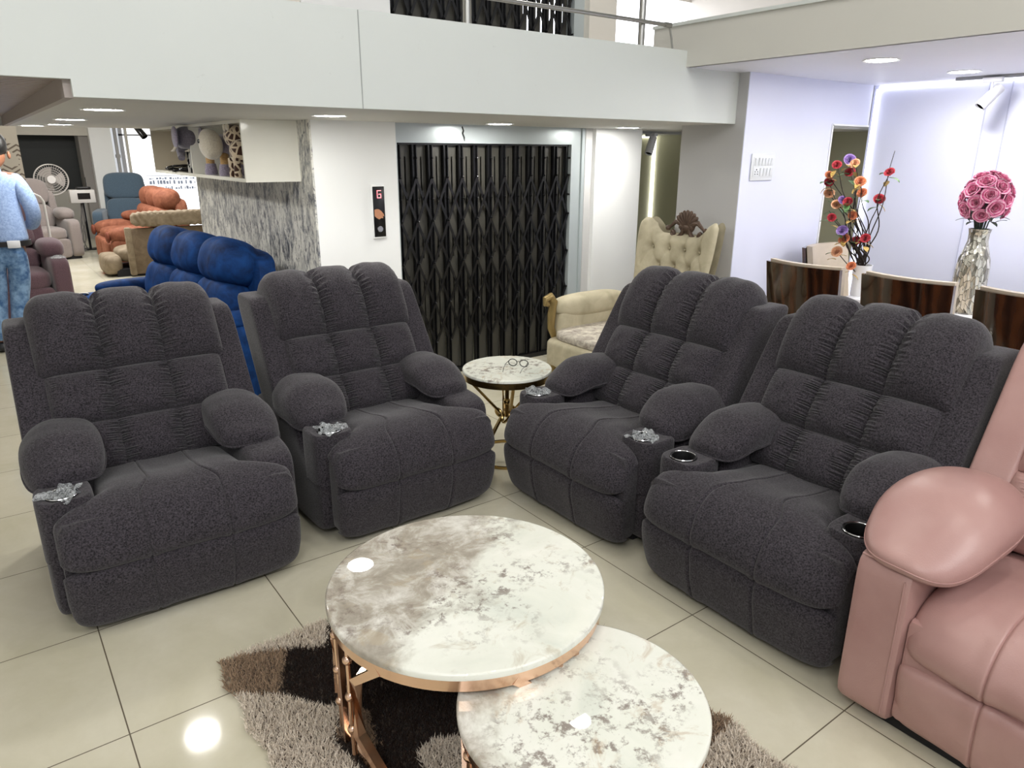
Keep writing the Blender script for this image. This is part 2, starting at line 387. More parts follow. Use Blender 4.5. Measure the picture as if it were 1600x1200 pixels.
# ------------------------------------------------------------------ round ceiling lamps
def downlight(loc, label, r=.082):
    t = thing('ceiling_lamp', label, 'lamp', loc, group=None)
    obj('trim_ring', lathe([(r, -.004), (r+.012, -.006), (r+.016, -.001), (r+.012, 0), (r, 0)], 32), M['white'], t)
    obj('diffuser', lathe([(0, -.004), (r-.004, -.004), (r, -.001)], 32), M['lamp'], t)
    return t
for x, y, z, lab in (
    (.60, 4.03, ZC, 'nearest round lamp in the low ceiling left of the toy shelf'),
    (.625, 5.48, ZC, 'second round lamp in the low ceiling, behind the nearest one at left'),
    (.54, 7.1, ZC, 'farthest round lamp in the low ceiling, left of the faint pair'),
    (.68, 6.62, ZC, 'round lamp in the low ceiling overlapping the farthest one at its right'),
    (1.654, 3.88, ZC, 'round lamp in the low ceiling above the white lift wall'),
    (3.009, 4.21, ZC, 'round lamp in the low ceiling in front of the lift gate'),
    (4.188, 4.17, ZC, 'round lamp in the low ceiling in front of the white column'),
    (4.21, 2.27, ZR, 'left round lamp in the lilac ceiling on the right'),
    (5.19, 2.25, ZR, 'right round lamp in the lilac ceiling beside the spotlight track')):
    downlight((x, y, z), lab)
for x, y in ((.45, 8.7), (1.6, 9.5), (.6, 12), (2.2, 12), (3.6, 10), (1.2, 14.3)):
    tag(downlight((x, y, 2.62), 'round lamp in the far showroom ceiling'), 'round lamp in the far showroom ceiling', 'lamp', 'far showroom lamps')
for x, y in ((1.9, 2.1), (.2, .4), (2.6, .3), (3.78, 4.0), (-1.4, 1.6), (-2.2, 5)):
    tag(downlight((x, y, 4.2), 'round lamp in the high hall ceiling', .1), 'round lamp in the high hall ceiling', 'lamp', 'high hall lamps')
for x, y in ((4.5, .6), (5.2, -.6), (5.3, 1.1), (4.5, -.6)):  # lamps out of view; the last two added to brighten the lilac side
    tag(downlight((x, y, ZR), 'round lamp in the lilac ceiling nearer the viewer'), 'round lamp in the lilac ceiling nearer the viewer', 'lamp', 'unseen lilac ceiling lamps')
area('upper_floor_fill', (-1.5, 5.8, 4.1), .9, 25)  # unseen fill light without a fixture, set clear of tabletop reflections
area('far_room_fill', (1.6, 11.5, 2.55), 2.0, 110, sy=3.0)  # unseen fill light without a fixture, added to brighten the far room
# ------------------------------------------------------------------ charcoal recliners
def catmull(P, n):
    P = [np.array(p, float) for p in P]; d = [0]
    for a, b in zip(P, P[1:]): d.append(d[-1]+np.linalg.norm(b-a))
    L = d[-1]; T = [np.zeros(2)]*len(P)
    T = [(P[min(i+1, len(P)-1)]-P[max(i-1, 0)])/(d[min(i+1, len(P)-1)]-d[max(i-1, 0)]) for i in range(len(P))]
    def ev(s):
        s = min(max(s, 0), 1)*L; i = max(k for k in range(len(P)-1) if d[k] <= s+1e-9); h = d[i+1]-d[i]; t = (s-d[i])/h
        return (2*t**3-3*t*t+1)*P[i]+(t**3-2*t*t+t)*h*T[i]+(-2*t**3+3*t*t)*P[i+1]+(t**3-t*t)*h*T[i+1]
    return ev, L
BACK, BL = catmull([(.485, .42), (.63, .66), (.765, .885), (.815, .955), (.865, .978), (.915, .95), (.945, .86)], 0)
def back_pt(s, x, h):
    p = BACK(s); q = BACK(min(s+.01, 1))-BACK(max(s-.01, 0)); q = q/np.linalg.norm(q)
    return (x, p[0]-q[1]*h, p[1]+q[0]*h)          # h pushes out of the front face
def cushion(x0, x1, s0, s1, T, gl, gr, seed, nu=40, nv=70):
    r = random.Random(seed); ph = [r.uniform(0, 6) for _ in range(6)]
    def f(a, b):
        u = sin((a*2-1)*pi/2); v = sin((b*2-1)*pi/2)
        x = (x0+x1)/2+(x1-x0)/2*u; s = (s0+s1)/2+(s1-s0)/2*v
        h = T*(max(0, 1-abs(u)**3.2)*max(0, 1-abs(v)**3))**.5
        for side, g in ((-1, gl), (1, gr)):
            if g:
                e = 1-u*side; k = math.exp(-((e-.1)/.36)**2)*min(1, e*6)
                y = v*(s1-s0)*BL
                wv = sin(y*270+ph[0]*side+2.2*sin(y*47+ph[1])-side*e*4)+.5*sin(y*430+ph[2]+3*sin(y*33+ph[3]))
                h += g*k*wv*.0056*(1-v**6)
        h += .0025*sin(7*u+ph[4])*sin(6*v+ph[5])*(1-u*u)*(1-v*v)
        return back_pt(s, x, h)
    return grid(f, nu, nv)
SEAT, SL = catmull([(.58, .432), (.42, .445), (.30, .462), (.20, .482), (.11, .488), (.03, .462), (-.025, .415), (-.055, .355), (-.063, .308), (-.055, .277), (-.034, .260)], 0)
PANEL, PLN = catmull([(-.028, .286), (-.047, .268), (-.056, .235), (-.049, .17), (-.034, .10), (-.018, .05), (.008, .02)], 0)
def padgrid(curve, seams, wfn, rough, seed, nv, depth=.07):
    xs = []
    for k in range(41): xs.append(sin((k/40*2-1)*pi/2))
    for q in seams: xs += [q+d for d in (-.03, -.014, -.006, 0, .006, .014, .03)]
    xs = sorted(set(round(q, 4) for q in xs)); r = random.Random(seed); ph = [r.uniform(0, 6) for _ in range(5)]
    def f(a, b):
        u = xs[int(round(a*(len(xs)-1)))]; w_ = wfn(b); x = u*w_
        p = curve(b); q = curve(min(b+.01, 1))-curve(max(b-.01, 0)); q = q/np.linalg.norm(q)
        h = -depth*(1-max(0, 1-abs(u)**8)**.5)
        for sq in seams: h -= .0045*math.exp(-((u-sq)/.009)**2)-.004*math.exp(-((abs(u-sq)-.03)/.03)**2)
        eb = min(b, 1-b); h -= .009*math.exp(-(eb/.018)**2)
        h += rough*(sin(5*u+ph[0]+2*b)*sin(9*b+ph[1])+.5*sin(13*u+ph[2])*sin(17*b+ph[3]))
        n = (-q[1], q[0])            # outward: left of travel is up/front
        return (x, p[0]-n[0]*h, p[1]-n[1]*h) if False else (x, p[0]+q[1]*h, p[1]-q[0]*h)
    return grid(f, len(xs), nv)
def smooth(a, b, x):
    t = min(1, max(0, (x-a)/(b-a))); return t*t*(3-2*t)
def arm_pillow(sx, seed):
    r = random.Random(seed); ph = r.uniform(0, 6)
    def fn(x, y, z):
        t = (y+.21)/.42                                     # 0 front, 1 rear
        zz = z*(.84+.28*smooth(0, .5, t)-.1*smooth(.7, 1, t)) + .02*smooth(0, .45, t)-.035*(1-smooth(0, .4, t))
        k = 1.0+.05*sin(pi*t)
        zz += .0025*sin(y*60+ph+x*20)*max(0, z*9)
        return (x*k, y, zz - .05*(x*sx/.13)**2*(1 if x*sx > 0 else .3))
    c = (sx*.330, .435, .557)
    g = soft(c, (.264, .42, .132), 3.1, 18, fn)
    pts = []
    for k in range(48):
        a = 2*pi*k/48; ca, sa = cos(a), sin(a); e = 2/3.1; zf = -.026
        m = (1-(abs(zf)/.066)**3.1)**(1/3.1)+.012
        p = fn(.132*m*abs(ca)**e*(1 if ca > 0 else -1), .21*m*abs(sa)**e*(1 if sa > 0 else -1), zf)
        pts.append((p[0]+c[0], p[1]+c[1], p[2]+c[2]))
    return join(g, tube(pts, .0042, 6, closed=True))
def wing(sx):
    # side panel of the back: slanted slab standing on the arm
    def fn(x, y, z):
        t = (z+.28)/.56
        return (x-sx*.012*t, y+.60*(z)+.0, z)
    return soft((sx*.388, .745, .695), (.125, .235, .56), 9, 12, fn)
RM = {}
M['cupblack'] = plain('cup_black', '#070708', .55, spec=.3, var=0)
def console(sx, cx=.362, cy=.145, R=.044):
    # arm front whose top has a round well cut in it
    def f(u, v):
        a = 2*pi*u; ca, sa = cos(a), sin(a); e = 2/3.8
        ox = .091*abs(ca)**e*(1 if ca > 0 else -1)-sx*.004; oy = .10*abs(sa)**e*(1 if sa > 0 else -1)+.035
        zt = .4975-.0
        if v < .2: return (sx*cx+R*ca, cy+R*sa, zt-.09*(1-v/.2))
        if v < .6:
            q = (v-.2)/.4; q2 = q*.80; return (sx*cx+R*ca*(1-q2)+ox*q2, cy+R*sa*(1-q2)+oy*q2, zt)
        if v < .8:
            q = (v-.6)/.2; k = .80+.20*sin(q*pi/2); return (sx*cx+R*ca*(1-k)+ox*k, cy+R*sa*(1-k)+oy*k, zt-.03*(1-cos(q*pi/2)))
        return (sx*cx+ox, cy+oy, zt-.03-.2*(v-.8)/.2)
    return grid(f, 64, 26, cu=True)
def rec_meshes():
    F = M['charcoal']
    xs = (-.325, -.115, .115, .325); ss = (0.0, .235, .49, 1.0)
    k = 0
    for j in range(3):
        for i in range(3):
            k += 1
            w0, w1 = xs[i], xs[i+1]
            if j == 2 and i == 0: w0 -= .02
            if j == 2 and i == 2: w1 += .02
            RM['back_cushion%d' % k] = mesh('back_cushion', cushion(w0-.013, w1+.013, ss[j]-.008, min(1, ss[j+1]+.008), (.075, .085, .108)[j], 1.3 if i else .35, 1.3 if i < 2 else .35, k, nv=70 if j < 2 else 110), F)
    fr = [back_pt(k/16, 0, -.0)[1:] for k in range(17)]
    RM['backrest'] = mesh('backrest', mv(prism(fr+[(.95, .5), (.80, .40)], .645, 'x'), -.3225, 0, 0), F)
    seams = (-.335, .335)
    RM['seat_cushion'] = mesh('seat_cushion', padgrid(SEAT, seams, lambda b: .265+.145*smooth(.52, .68, b), .0022, 5, 46), F, angle=70)
    RM['footrest_panel'] = mesh('footrest_panel', padgrid(PANEL, seams, lambda b: .410-.012*smooth(.5, 1, b), .0012, 6, 22, .05), F, angle=70)
    RM['frame'] = mesh('frame', join(soft((0, .045, .245), (.806, .09, .40), 14, 8), bx(-.28, .28, .05, .8, .06, .42, .02)), M['charcoal_dark'])
    RM['base'] = mesh('base', bx(-.35, .35, .13, .84, 0, .055, .01), M['under'])
    for sx, nm in ((-1, 'L'), (1, 'R')):
        RM['armplain'+nm] = mesh('arm', soft((sx*.358, .485, .265), (.184, .80, .475), 9, 12, lambda x, y, z: (x, y, z-.012*max(0, z*4)*smooth(-.2, -.42, y))), M['charcoal'])
        RM['arm'+nm] = mesh('arm', join(soft((sx*.358, .485, .265), (.178, .79, .475), 9, 14, lambda x, y, z: (x, y, z-.11*smooth(-.10, -.24, y)*smooth(.05, .22, z))), console(sx)), M['charcoal'])
        RM['pillow'+nm] = mesh('arm_pillow', arm_pillow(sx, 3+sx), F)
        RM['wing'+nm] = mesh('side_wing', wing(sx), F)
    R = .047
    RM['cup'] = mesh('cup_holder', lathe([(0, -.07), (R-.009, -.07), (R-.005, -.002), (R-.003, .004), (R+.004, .0055), (R+.007, .003), (R+.007, -.004)], 32), M['cupblack'])
    RM['rim'] = mesh('rim', lathe([(R+.001, .0052), (R+.0025, .0072), (R+.0045, .0072), (R+.006, .0045)], 32), M['chrome'])
    r = random.Random(4)
    for q in range(2):
        def wr(u, v, q=q):
            a = 2*pi*u; e = .5+.5*v
            rad = (R+.012)*v*(1+.25*sin(3*a+q*2)*v*v+.14*sin(7*a+1)*v)
            z = .009+.008*sin(5*a+2+q)*v*v+.006*sin(11*a+q)*v+.004*sin(17*v+3*a)-.016*(1-v)**2
            return (rad*cos(a)*1.1, rad*sin(a), z)
        RM['wrap%d' % q] = mesh('plastic_wrap', grid(wr, 72, 14, cu=True), M['wrap'], angle=20)
rec_meshes()
CG = 'charcoal fabric recliners'
def recliner(loc, rot, label, cups):
    t = thing('recliner', label, 'recliner', loc, rot, CG)
    for k in range(1, 10): obj('back_cushion', RM['back_cushion%d' % k], parent=t)
    for n_ in ('backrest', 'seat_cushion', 'footrest_panel', 'frame', 'base'): obj(n_, RM[n_], parent=t)
    for s in 'LR':
        hc = any((sx > 0) == (s == 'R') for sx, _ in cups)
        obj('arm', RM[('arm' if hc else 'armplain')+s], parent=t); obj('arm_pillow', RM['pillow'+s], parent=t); obj('side_wing', RM['wing'+s], parent=t)
    for sx, wrapped in cups:
        c = obj('cup_holder', RM['cup'], parent=t, loc=(sx*.362, .145, .497))
        obj('rim', RM['rim'], parent=c)
        if wrapped: obj('plastic_wrap', RM['wrap%d' % (sx > 0)], parent=c, rot=(0, 0, wrapped), label='crumpled clear plastic wrap over the cup holder')
    return t
recliner((.450, 2.605, 0), math.radians(-1), 'charcoal fabric recliner nearest the left edge of the photo, in front of the blue sofa', ((-1, .4),))
recliner((1.455, 2.655, 0), math.radians(1), 'charcoal fabric recliner left of the small round side table, before the lift wall', ((-1, 1.5),))
recliner((1.985, 2.303, 0), math.radians(-89.7), 'charcoal fabric recliner right of the side table, with two plastic-wrapped cup holders', ((-1, .2), (1, 2.2)))
recliner((1.966, 1.342, 0), math.radians(-90), 'charcoal fabric recliner beside the pink one, with two bare black cup holders', ((-1, 0), (1, 0)))

# ------------------------------------------------------------------ pink leather recliner
def leather(name, a, b):
    t = NT(name); v = t.co(); f = t.noise(v, 5, 3); t.base(t.ramp(f, [(.3, a), (.7, b)])); t.set(Roughness=.36, Specular_IOR_Level=.5)
    t.bump(t.math('ADD', t.noise(v, 260, 2), t.math('MULTIPLY', t.noise(v, 14, 4, .6, 1), 1.5)), .12, .004); return t.m
M['pink'] = leather('pink_leather', '#a9827d', '#b48f89')
def pinkchair():
    t = thing('recliner', 'pink leather recliner at the right edge, beside a charcoal recliner', 'recliner', (1.915, .405, 0), math.radians(-90))
    P = M['pink']
    for sx in (-1, 1):
        g = soft((sx*.395, .44, .29), (.17, .90, .525), 14, 12, lambda x, y, z: (x, y, z))
        pts = [(sx*.395+a, -.012, b) for a, b in ((-.078, .08), (-.078, .525), (.078, .525), (.078, .08))]
        pts2 = [(sx*.395-sx*.062, -.011, z) for z in (.07, .2, .4, .515)]
        obj('arm', join(g, tube(pts2, .0022, 6), tube([(sx*.395-.066, -.004, .545), (sx*.395+.066, -.004, .545)], .003, 6)), P, t)
        def fn(x, y, z, sx=sx):
            q = (y+.29)/.58
            zz = z*(.72+.42*smooth(0, .6, q))+.045*smooth(0, .5, q)-.03*(1-smooth(0, .35, q))
            return (x*(1+.06*sin(pi*q)), y, zz-.03*max(0, -x*sx/.14)**2)
        c = (sx*.36, .27, .588); g = soft(c, (.315, .58, .145), 2.8, 20, fn); pts = []
        def loop(zf, m2):
            r = []
            for k in range(60):
                a = 2*pi*k/60; e = 2/2.8; m = (1-(abs(zf)/.0725)**2.8)**(1/2.8)+m2
                p = fn(.1575*m*abs(cos(a))**e*(1 if cos(a) > 0 else -1), .29*m*abs(sin(a))**e*(1 if sin(a) > 0 else -1), zf); r.append((p[0]+c[0], p[1]+c[1], p[2]+c[2]))
            return r
        obj('arm_pillow', join(g, tube(loop(-.046, .006), .0028, 6, True), tube(loop(-.004, .003), .002, 6, True)), P, t)
        obj('side_wing', soft((sx*.40, .84, .76), (.14, .24, .62), 9, 10, lambda x, y, z: (x, y+.55*z, z)), P, t)
    sm = (-.0,)
    seat, _ = catmull([(.62, .44), (.45, .455), (.25, .475), (.12, .475), (.035, .44), (-.015, .37), (-.022, .31), (.0, .27)], 0)
    pan, _ = catmull([(.0, .275), (-.018, .25), (-.018, .18), (-.004, .10), (.01, .06), (.04, .03)], 0)
    obj('seat_cushion', padgrid(seat, (-.3, .3), lambda b: .312, .0035, 8, 40, .05), P, t, angle=70)
    obj('footrest_panel', padgrid(pan, (-.3, .3), lambda b: .312, .002, 9, 22, .03), P, t, angle=70)
    global BACK, BL
    for j, (a, b) in enumerate(((0, .3), (.3, .62), (.62, 1))):
        g = cushion(-.34, .34, a, b, .085, .3, .3, 40+j); obj('back_cushion', mv(g, 0, .07, .03), P, t)
    obj('backrest', soft((0, .89, .70), (.74, .16, .66), 8, 10, lambda x, y, z: (x, y+.58*z, z)), P, t)
    obj('frame', bx(-.315, .315, .006, .85, .06, .40, .02), P, t); obj('base', bx(-.42, .42, .05, .86, 0, .06, .01), M['under'], t)
pinkchair()
# ------------------------------------------------------------------ nesting coffee tables
def ring(r, z0, z1, th, a0=0, a1=2*pi, n=64):
    full = abs(a1-a0-2*pi) < 1e-6; V, F = [], []; m = n if full else n+1
    for i in range(m):
        a = a0+(a1-a0)*i/n
        for rr, z in ((r-th, z0), (r, z0), (r, z1), (r-th, z1)): V.append((rr*cos(a), rr*sin(a), z))
    for i in range(n):
        b = (i+1) % m
        for k in range(4): F.append((i*4+k, i*4+(k+1) % 4, b*4+(k+1) % 4, b*4+k))
    if not full: F += [(3, 2, 1, 0), tuple(n*4+k for k in range(4))]
    return V, F
def disc_top(r, z, th):
    return lathe([(0, z-th), (r-.006, z-th), (r, z-th+.004), (r, z-.005), (r-.002, z-.0015), (r-.006, z), (r-.007, z), (r-.02, z), (0, z)], 128)
def at_angle(r, a, z): return (r*cos(a), r*sin(a), z)
def beaded_rod(r, a, z0, z1, zs):
    return join(tube([at_angle(r, a, z0), at_angle(r, a, z1)], .0075, 10), *[ball(at_angle(r, a, z), .0155, 14) for z in zs])
def coffee_table(loc, R, Z, marb, label, panels, basearc):
    t = thing('coffee_table', label, 'table', loc); m = M['rose']
    obj('tabletop', disc_top(R, Z, .022), marb, t)
    obj('top_ring', ring(R-.008, Z-.056, Z-.024, .012, n=96), m, t)
    obj('base_ring', ring(R-.03, 0, .02, .02, *basearc), m, t)
    rr = R-.02
    for a0 in panels:
        d = .26
        obj('post', bar([at_angle(rr, a0, .01), at_angle(rr, a0, Z-.05)], .015, .015), m, t)
        for k in (-1, 1):
            obj('beaded_rod', beaded_rod(rr, a0+k*d*.62, .015, Z-.055, (Z*.24, Z*.5, Z*.78)), m, t)
            # chamfered frame: from the ring down in a slant, then straight, then back along the base
            b0 = a0+k*d; b1 = a0+k*(d+.28)
            obj('slanted_frame', bar([at_angle(rr, b1, Z-.045), at_angle(rr, b0, Z-.135), at_angle(rr, b0, .11), at_angle(rr, b1, .012)], .026, .024), m, t, angle=20)
    return t
coffee_table((.984, 1.547, .028), .402, .422, M['marble'], 'larger round marble coffee table on a rose gold frame, above the smaller one', (3.0, .9, -1.3), (.4, 3.9))
coffee_table((.989, 1.041, .028), .305, .352, M['marble2'], 'smaller round marble coffee table nested under the larger one, nearest the viewer', (3.0, -1.0, .6), (0, 2*pi))

# ------------------------------------------------------------------ shag rug: backing plus a mesh of pile blades
RX0, RX1, RY0, RY1 = .40, 1.58, .25, 2.2
M['pile'] = [fabric('rug_pile_grey', '#bfb2a3', '#fbf0e0', 220, .2), fabric('rug_pile_brown', '#7d6853', '#bda287', 220, .2), fabric('rug_pile_dark', '#170f0c', '#3a2b24', 220, .1)]
POLY = [(1, ((.35, 2.22), (.51, 2.17), (.62, 2.12), (.527, 1.922), (.36, 2.046))),
        (0, ((.36, 2.046), (.53, 1.92), (.62, 1.79), (.675, 1.769), (.586, 1.659), (.36, 1.83))),
        (1, ((.665, 1.775), (.72, 1.69), (.68, 1.55), (.60, 1.65))),
        (0, ((.36, 1.83), (.586, 1.659), (.605, 1.5), (.56, 1.36), (.36, 1.5))),
        (1, ((.36, 1.5), (.56, 1.36), (.66, 1.1), (.36, 1.22))),
        (0, ((.84, 1.475), (.758, 1.474), (.725, 1.3), (.95, 1.1), (1.05, 1.35))),
        (0, ((.35, 2.22), (.35, 2.3), (.85, 2.3), (.80, 2.19), (.73, 2.05), (.62, 2.12), (.51, 2.17))),
        (0, ((1.2, .95), (1.7, 1.02), (1.7, .86), (1.3, .74))),
        (1, ((1.2, .95), (1.7, 1.02), (1.7, 1.16), (1.3, 1.2))),
        (0, ((1.2, .5), (1.7, .5), (1.7, .86), (1.3, .74)))]
def inside(x, y, P):
    c = False; n = len(P)
    for i in range(n):
        (x0, y0), (x1, y1) = P[i], P[i-1]
        if (y0 > y) != (y1 > y) and x < (x1-x0)*(y-y0)/(y1-y0)+x0: c = not c
    return c
def rugpatch(x, y):
    for k, P in POLY:
        if inside(x, y, P): return k
    return 2 if y > 1.0 or x > 1.1 else (1 if int(y/.2) % 2 else 0)
def rug():
    t = thing('shag_rug', 'shaggy patchwork rug in brown, grey and dark chocolate under the coffee tables', 'rug')
    sc = lambda y: .012*abs(sin(y*pi/.22))
    obj('backing', bx(RX0+.02, RX1-.02, RY0, RY1-.02, 0, .008), plain('rug_backing', '#5a4c40', .9), t)
    r = random.Random(12); V, F, I = [], [], []
    N = 115000
    for _ in range(N):
        y = r.uniform(.55, RY1); x = r.uniform(RX0-.012+.025*abs(sin(y*pi/.23)), RX1+.01-.03*abs(sin(y*pi/.25)))
        p = rugpatch(x, y); a = r.uniform(0, 2*pi); h = r.uniform(.02, .034); lean = r.uniform(.004, .022); d = r.uniform(0, 2*pi)
        # groove between patches
        if rugpatch(x+.012, y) != p or rugpatch(x, y-.012) != p: h *= .6
        w_ = .0021; dx, dy = w_*cos(a), w_*sin(a); lx, ly = lean*cos(d), lean*sin(d)
        o = len(V); V += [(x-dx, y-dy, .006), (x+dx, y+dy, .006), (x+lx*.5+dx*.8, y+ly*.5+dy*.8, h*.6), (x+lx*.5-dx*.8, y+ly*.5-dy*.8, h*.6), (x+lx, y+ly, h)]
        F += [(o, o+1, o+2, o+3), (o+3, o+2, o+4)]; I += [p, p]
    me = bpy.data.meshes.new('pile'); me.from_pydata(V, [], F)
    for m in M['pile']: me.materials.append(m)
    me.polygons.foreach_set('material_index', I); me.polygons.foreach_set('use_smooth', [True]*len(F)); me.update()
    o = obj('pile', me, parent=t); o['kind'] = 'stuff'
rug()

# ------------------------------------------------------------------ side table and spectacles
def side_table(loc):
    t = thing('side_table', 'small round marble-topped side table on crossed gold legs between two recliners', 'table', loc); G = M['gold']; R, Z = .245, .52
    obj('tabletop', disc_top(R, Z, .02), M['marble3'], t)
    obj('top_ring', ring(R-.003, Z-.052, Z-.021, .014), G, t)
    obj('base_ring', ring(.2, 0, .014, .014), G, t)
    for k in range(4):
        a = pi/4+k*pi/2+.3
        obj('leg', bar([at_angle(R-.02, a, Z-.045), at_angle(.03, a+.4, Z*.48), at_angle(.19, a+.5, .012)], .016, .016), G, t, angle=20)
    knot = [(.05*cos(q)*(1+.3*cos(3*q)), .05*sin(q)*(1+.3*cos(3*q)), Z*.48+.03*sin(3*q)) for q in (2*pi*i/60 for i in range(60))]
    obj('knot', join(tube(knot, .009, 8, True), tube([(0, 0, Z*.45), (0, 0, Z-.05)], .012, 10), ball((0, 0, Z*.62), .022, 12)), G, t)
side_table((2.228, 3.05, 0))
def spectacles(loc, rot):
    t = thing('spectacles', 'thin dark-rimmed spectacles lying on the small round side table', 'spectacles', loc, rot)
    m = M['blackplastic']; rims = []
    for sx in (-1, 1): rims.append(tube([(sx*.032+.024*cos(a), .004*sin(a)*0, .021+.019*sin(a)) for a in (2*pi*i/28 for i in range(28))], .0024, 6, True))
    obj('frame', join(*rims, tube([(-.009, 0, .026), (0, .0, .03), (.009, 0, .026)], .0015, 6)), m, t)
    for sx in (-1, 1): obj('temple', tube([(sx*.056, 0, .028), (sx*.058, .05, .024), (sx*.052, .10, .018), (sx*.048, .128, .002)], .0015, 6), m, t)
spectacles((2.29, 3.03, .52), 2.2)
# ------------------------------------------------------------------ lift gates, call panel, railing, switchboard, spotlights
GATE = {}
def gate_meshes(H):
    n, x0, x1 = 12, 2.43, 3.95; w_ = (x1-x0)/n
    ch = join(*[bx(-.006+k*.013, k*.013, -.012, .012, .03, H) for k in (-1.0, 1.3)], bx(-.016, .020, .004, .012, .03, H))
    riv = join(*[join(cyl((.003, -.03, z), (.003, -.012, z), .007, 8), ball((.003, -.03, z), .008, 8)) for z in (H-.1, H-.23, H-.38, H-.53, H-.83, H-1.13, H-1.43) if z > .1])
    GATE['channel'] = mesh('channel', join(ch, riv), M['black'])
    # flat picket with a slit, hung between two channels
    GATE['picket'] = mesh('picket', join(bx(-w_*.30, -.006, .012, .016, .04, H-.01), bx(.006, w_*.30, .012, .016, .04, H-.01), bx(-.006, .006, .012, .016, H-.09, H-.01), bx(-.006, .006, .012, .016, .04, H-1.35), bx(-.006, .006, .012, .016, H-.62, H-.48), bx(-.006, .006, .012, .016, H-.92, H-.8)), M['picket'])
    for s in (-1, 1):
        a = math.atan2(.30, w_); L = math.hypot(.30, w_)
        GATE['lattice%d' % s] = mesh('lattice_bar', xf(box((0, 0, 0), (L, .004, .019)), Matrix.Rotation(-s*a, 4, 'Y')), M['black'])
    GATE['rail'] = mesh('rail', bx(x0, x1, -.02, .03, 0, .035), M['black']); GATE['rail_top'] = mesh('rail', bx(x0, x1, -.02, .03, H-.012, H+.0), M['black'])
    return n, x0, w_
M['picket'] = plain('gate_picket_enamel', '#4c4a44', .35, .1, var=.08)
def gate(loc, label, H=1.70, grp=None):
    n, x0, w_ = gate_meshes(H)
    t = thing('lift_gate', label, 'gate', loc)
    obj('rail', GATE['rail'], parent=t); obj('rail', GATE['rail_top'], parent=t)
    for k in range(n+1): obj('channel', GATE['channel'], parent=t, loc=(x0+k*w_, 0, 0))
    for k in range(n):
        obj('picket', GATE['picket'], parent=t, loc=(x0+(k+.5)*w_+.003, .012, 0))
        for r_ in range(4):
            z = H-.385-.30*r_
            for s in (-1, 1): obj('lattice_bar', GATE['lattice%d' % s], parent=t, loc=(x0+(k+.5)*w_+.003, -.017-.005*s, z))
    return t
gate((0, WY+.1, 0), 'black collapsible lift gate on the ground floor between the white walls')
gate((0, WY+.1, 2.226), 'black collapsible gate on the upper floor behind the railing')
def seg7(shape, h, w_, th, d):
    S7 = {'a': ((0, h), (w_, h)), 'f': ((0, h/2), (0, h)), 'e': ((0, 0), (0, h/2)), 'd': ((0, 0), (w_, 0)), 'c': ((w_, 0), (w_, h/2)), 'g': ((w_*.45, h/2), (w_, h/2))}
    return join(*[bx(min(a[0], b[0])-th/2, max(a[0], b[0])+th/2, -d, 0, min(a[1], b[1])-th/2, max(a[1], b[1])+th/2) for a, b in (S7[k] for k in shape)])
def call_panel():
    t = thing('lift_call_panel', 'narrow black lift call panel with a red floor letter on the white wall', 'panel', (2.214, WY, 1.262))
    obj('back_plate', bx(-.048, .048, -.018, 0, -.178, .172, .004), M['white'], t)
    obj('face', bx(-.042, .042, -.022, -.017, -.166, .160, .003), M['blackplastic'], t)
    obj('display_letter', mv(seg7('afedcg', .046, .026, .0048, .001), -.01, -.0225, .088), emit('red_display', '#ff1f40', 1.0), t, label='glowing red letter G')
    hand = [(-.036, .012), (-.02, .016), (-.004, .014), (.012, .004), (.03, -.018), (.034, -.034), (.024, -.03), (.026, -.046), (.012, -.044), (-.004, -.052), (-.022, -.042), (-.036, -.03)]
    obj('picture', mv(prism(hand, .0006), 0, -.0228, 0), plain('copper_picture', '#c98d6a', .4, var=.3, vs=60), t, label='copper-coloured picture of a pointing hand')
    obj('button', join(mv(xf(lathe([(0, .006), (.014, .006), (.0155, .004), (.019, .004), (.021, 0)], 28), Matrix.Rotation(pi/2, 4, 'X')), 0, -.022, -.115)), M['chrome'], t)
call_panel()
def switchboard():
    t = thing('switchboard', 'white switchboard with two rows of switches on the lilac wall', 'switchboard', (4.40, LY, 1.553))
    m = plain('switch_plastic', '#dfe2e6', .3, var=.02); g = plain('switch_grey_plastic', '#b9bcc6', .4)  # the second, grey plastic is not assigned to any part
    obj('plate', join(bx(-.125, .125, -.012, 0, -.088, .088, .006), bx(-.108, .108, -.015, -.01, -.066, .066, .003)), m, t)
    for x in (-.085, -.045, -.007, .027, .06, .09): obj('switch', xf(box((0, 0, 0), (.024, .008, .05), .002), Matrix.Translation((x, -.017, .034)) @ Matrix.Rotation(.12, 4, 'X')), m, t)
    for x in (-.022, .015, .052, .088): obj('switch', xf(box((0, 0, 0), (.026, .008, .052), .002), Matrix.Translation((x, -.017, -.032)) @ Matrix.Rotation(.12, 4, 'X')), m, t)
    so = obj('socket', bx(-.098, -.045, -.016, -.014, -.058, -.006, .001), m, t)
    obj('socket_hole', join(*[cyl((x, -.0168, z), (x, -.0155, z), r_, 10) for x, z, r_ in ((-.0715, -.016, .005), (-.085, -.03, .004), (-.058, -.03, .004), (-.085, -.045, .004), (-.058, -.045, .004))]), M['blackplastic'], so)
switchboard()
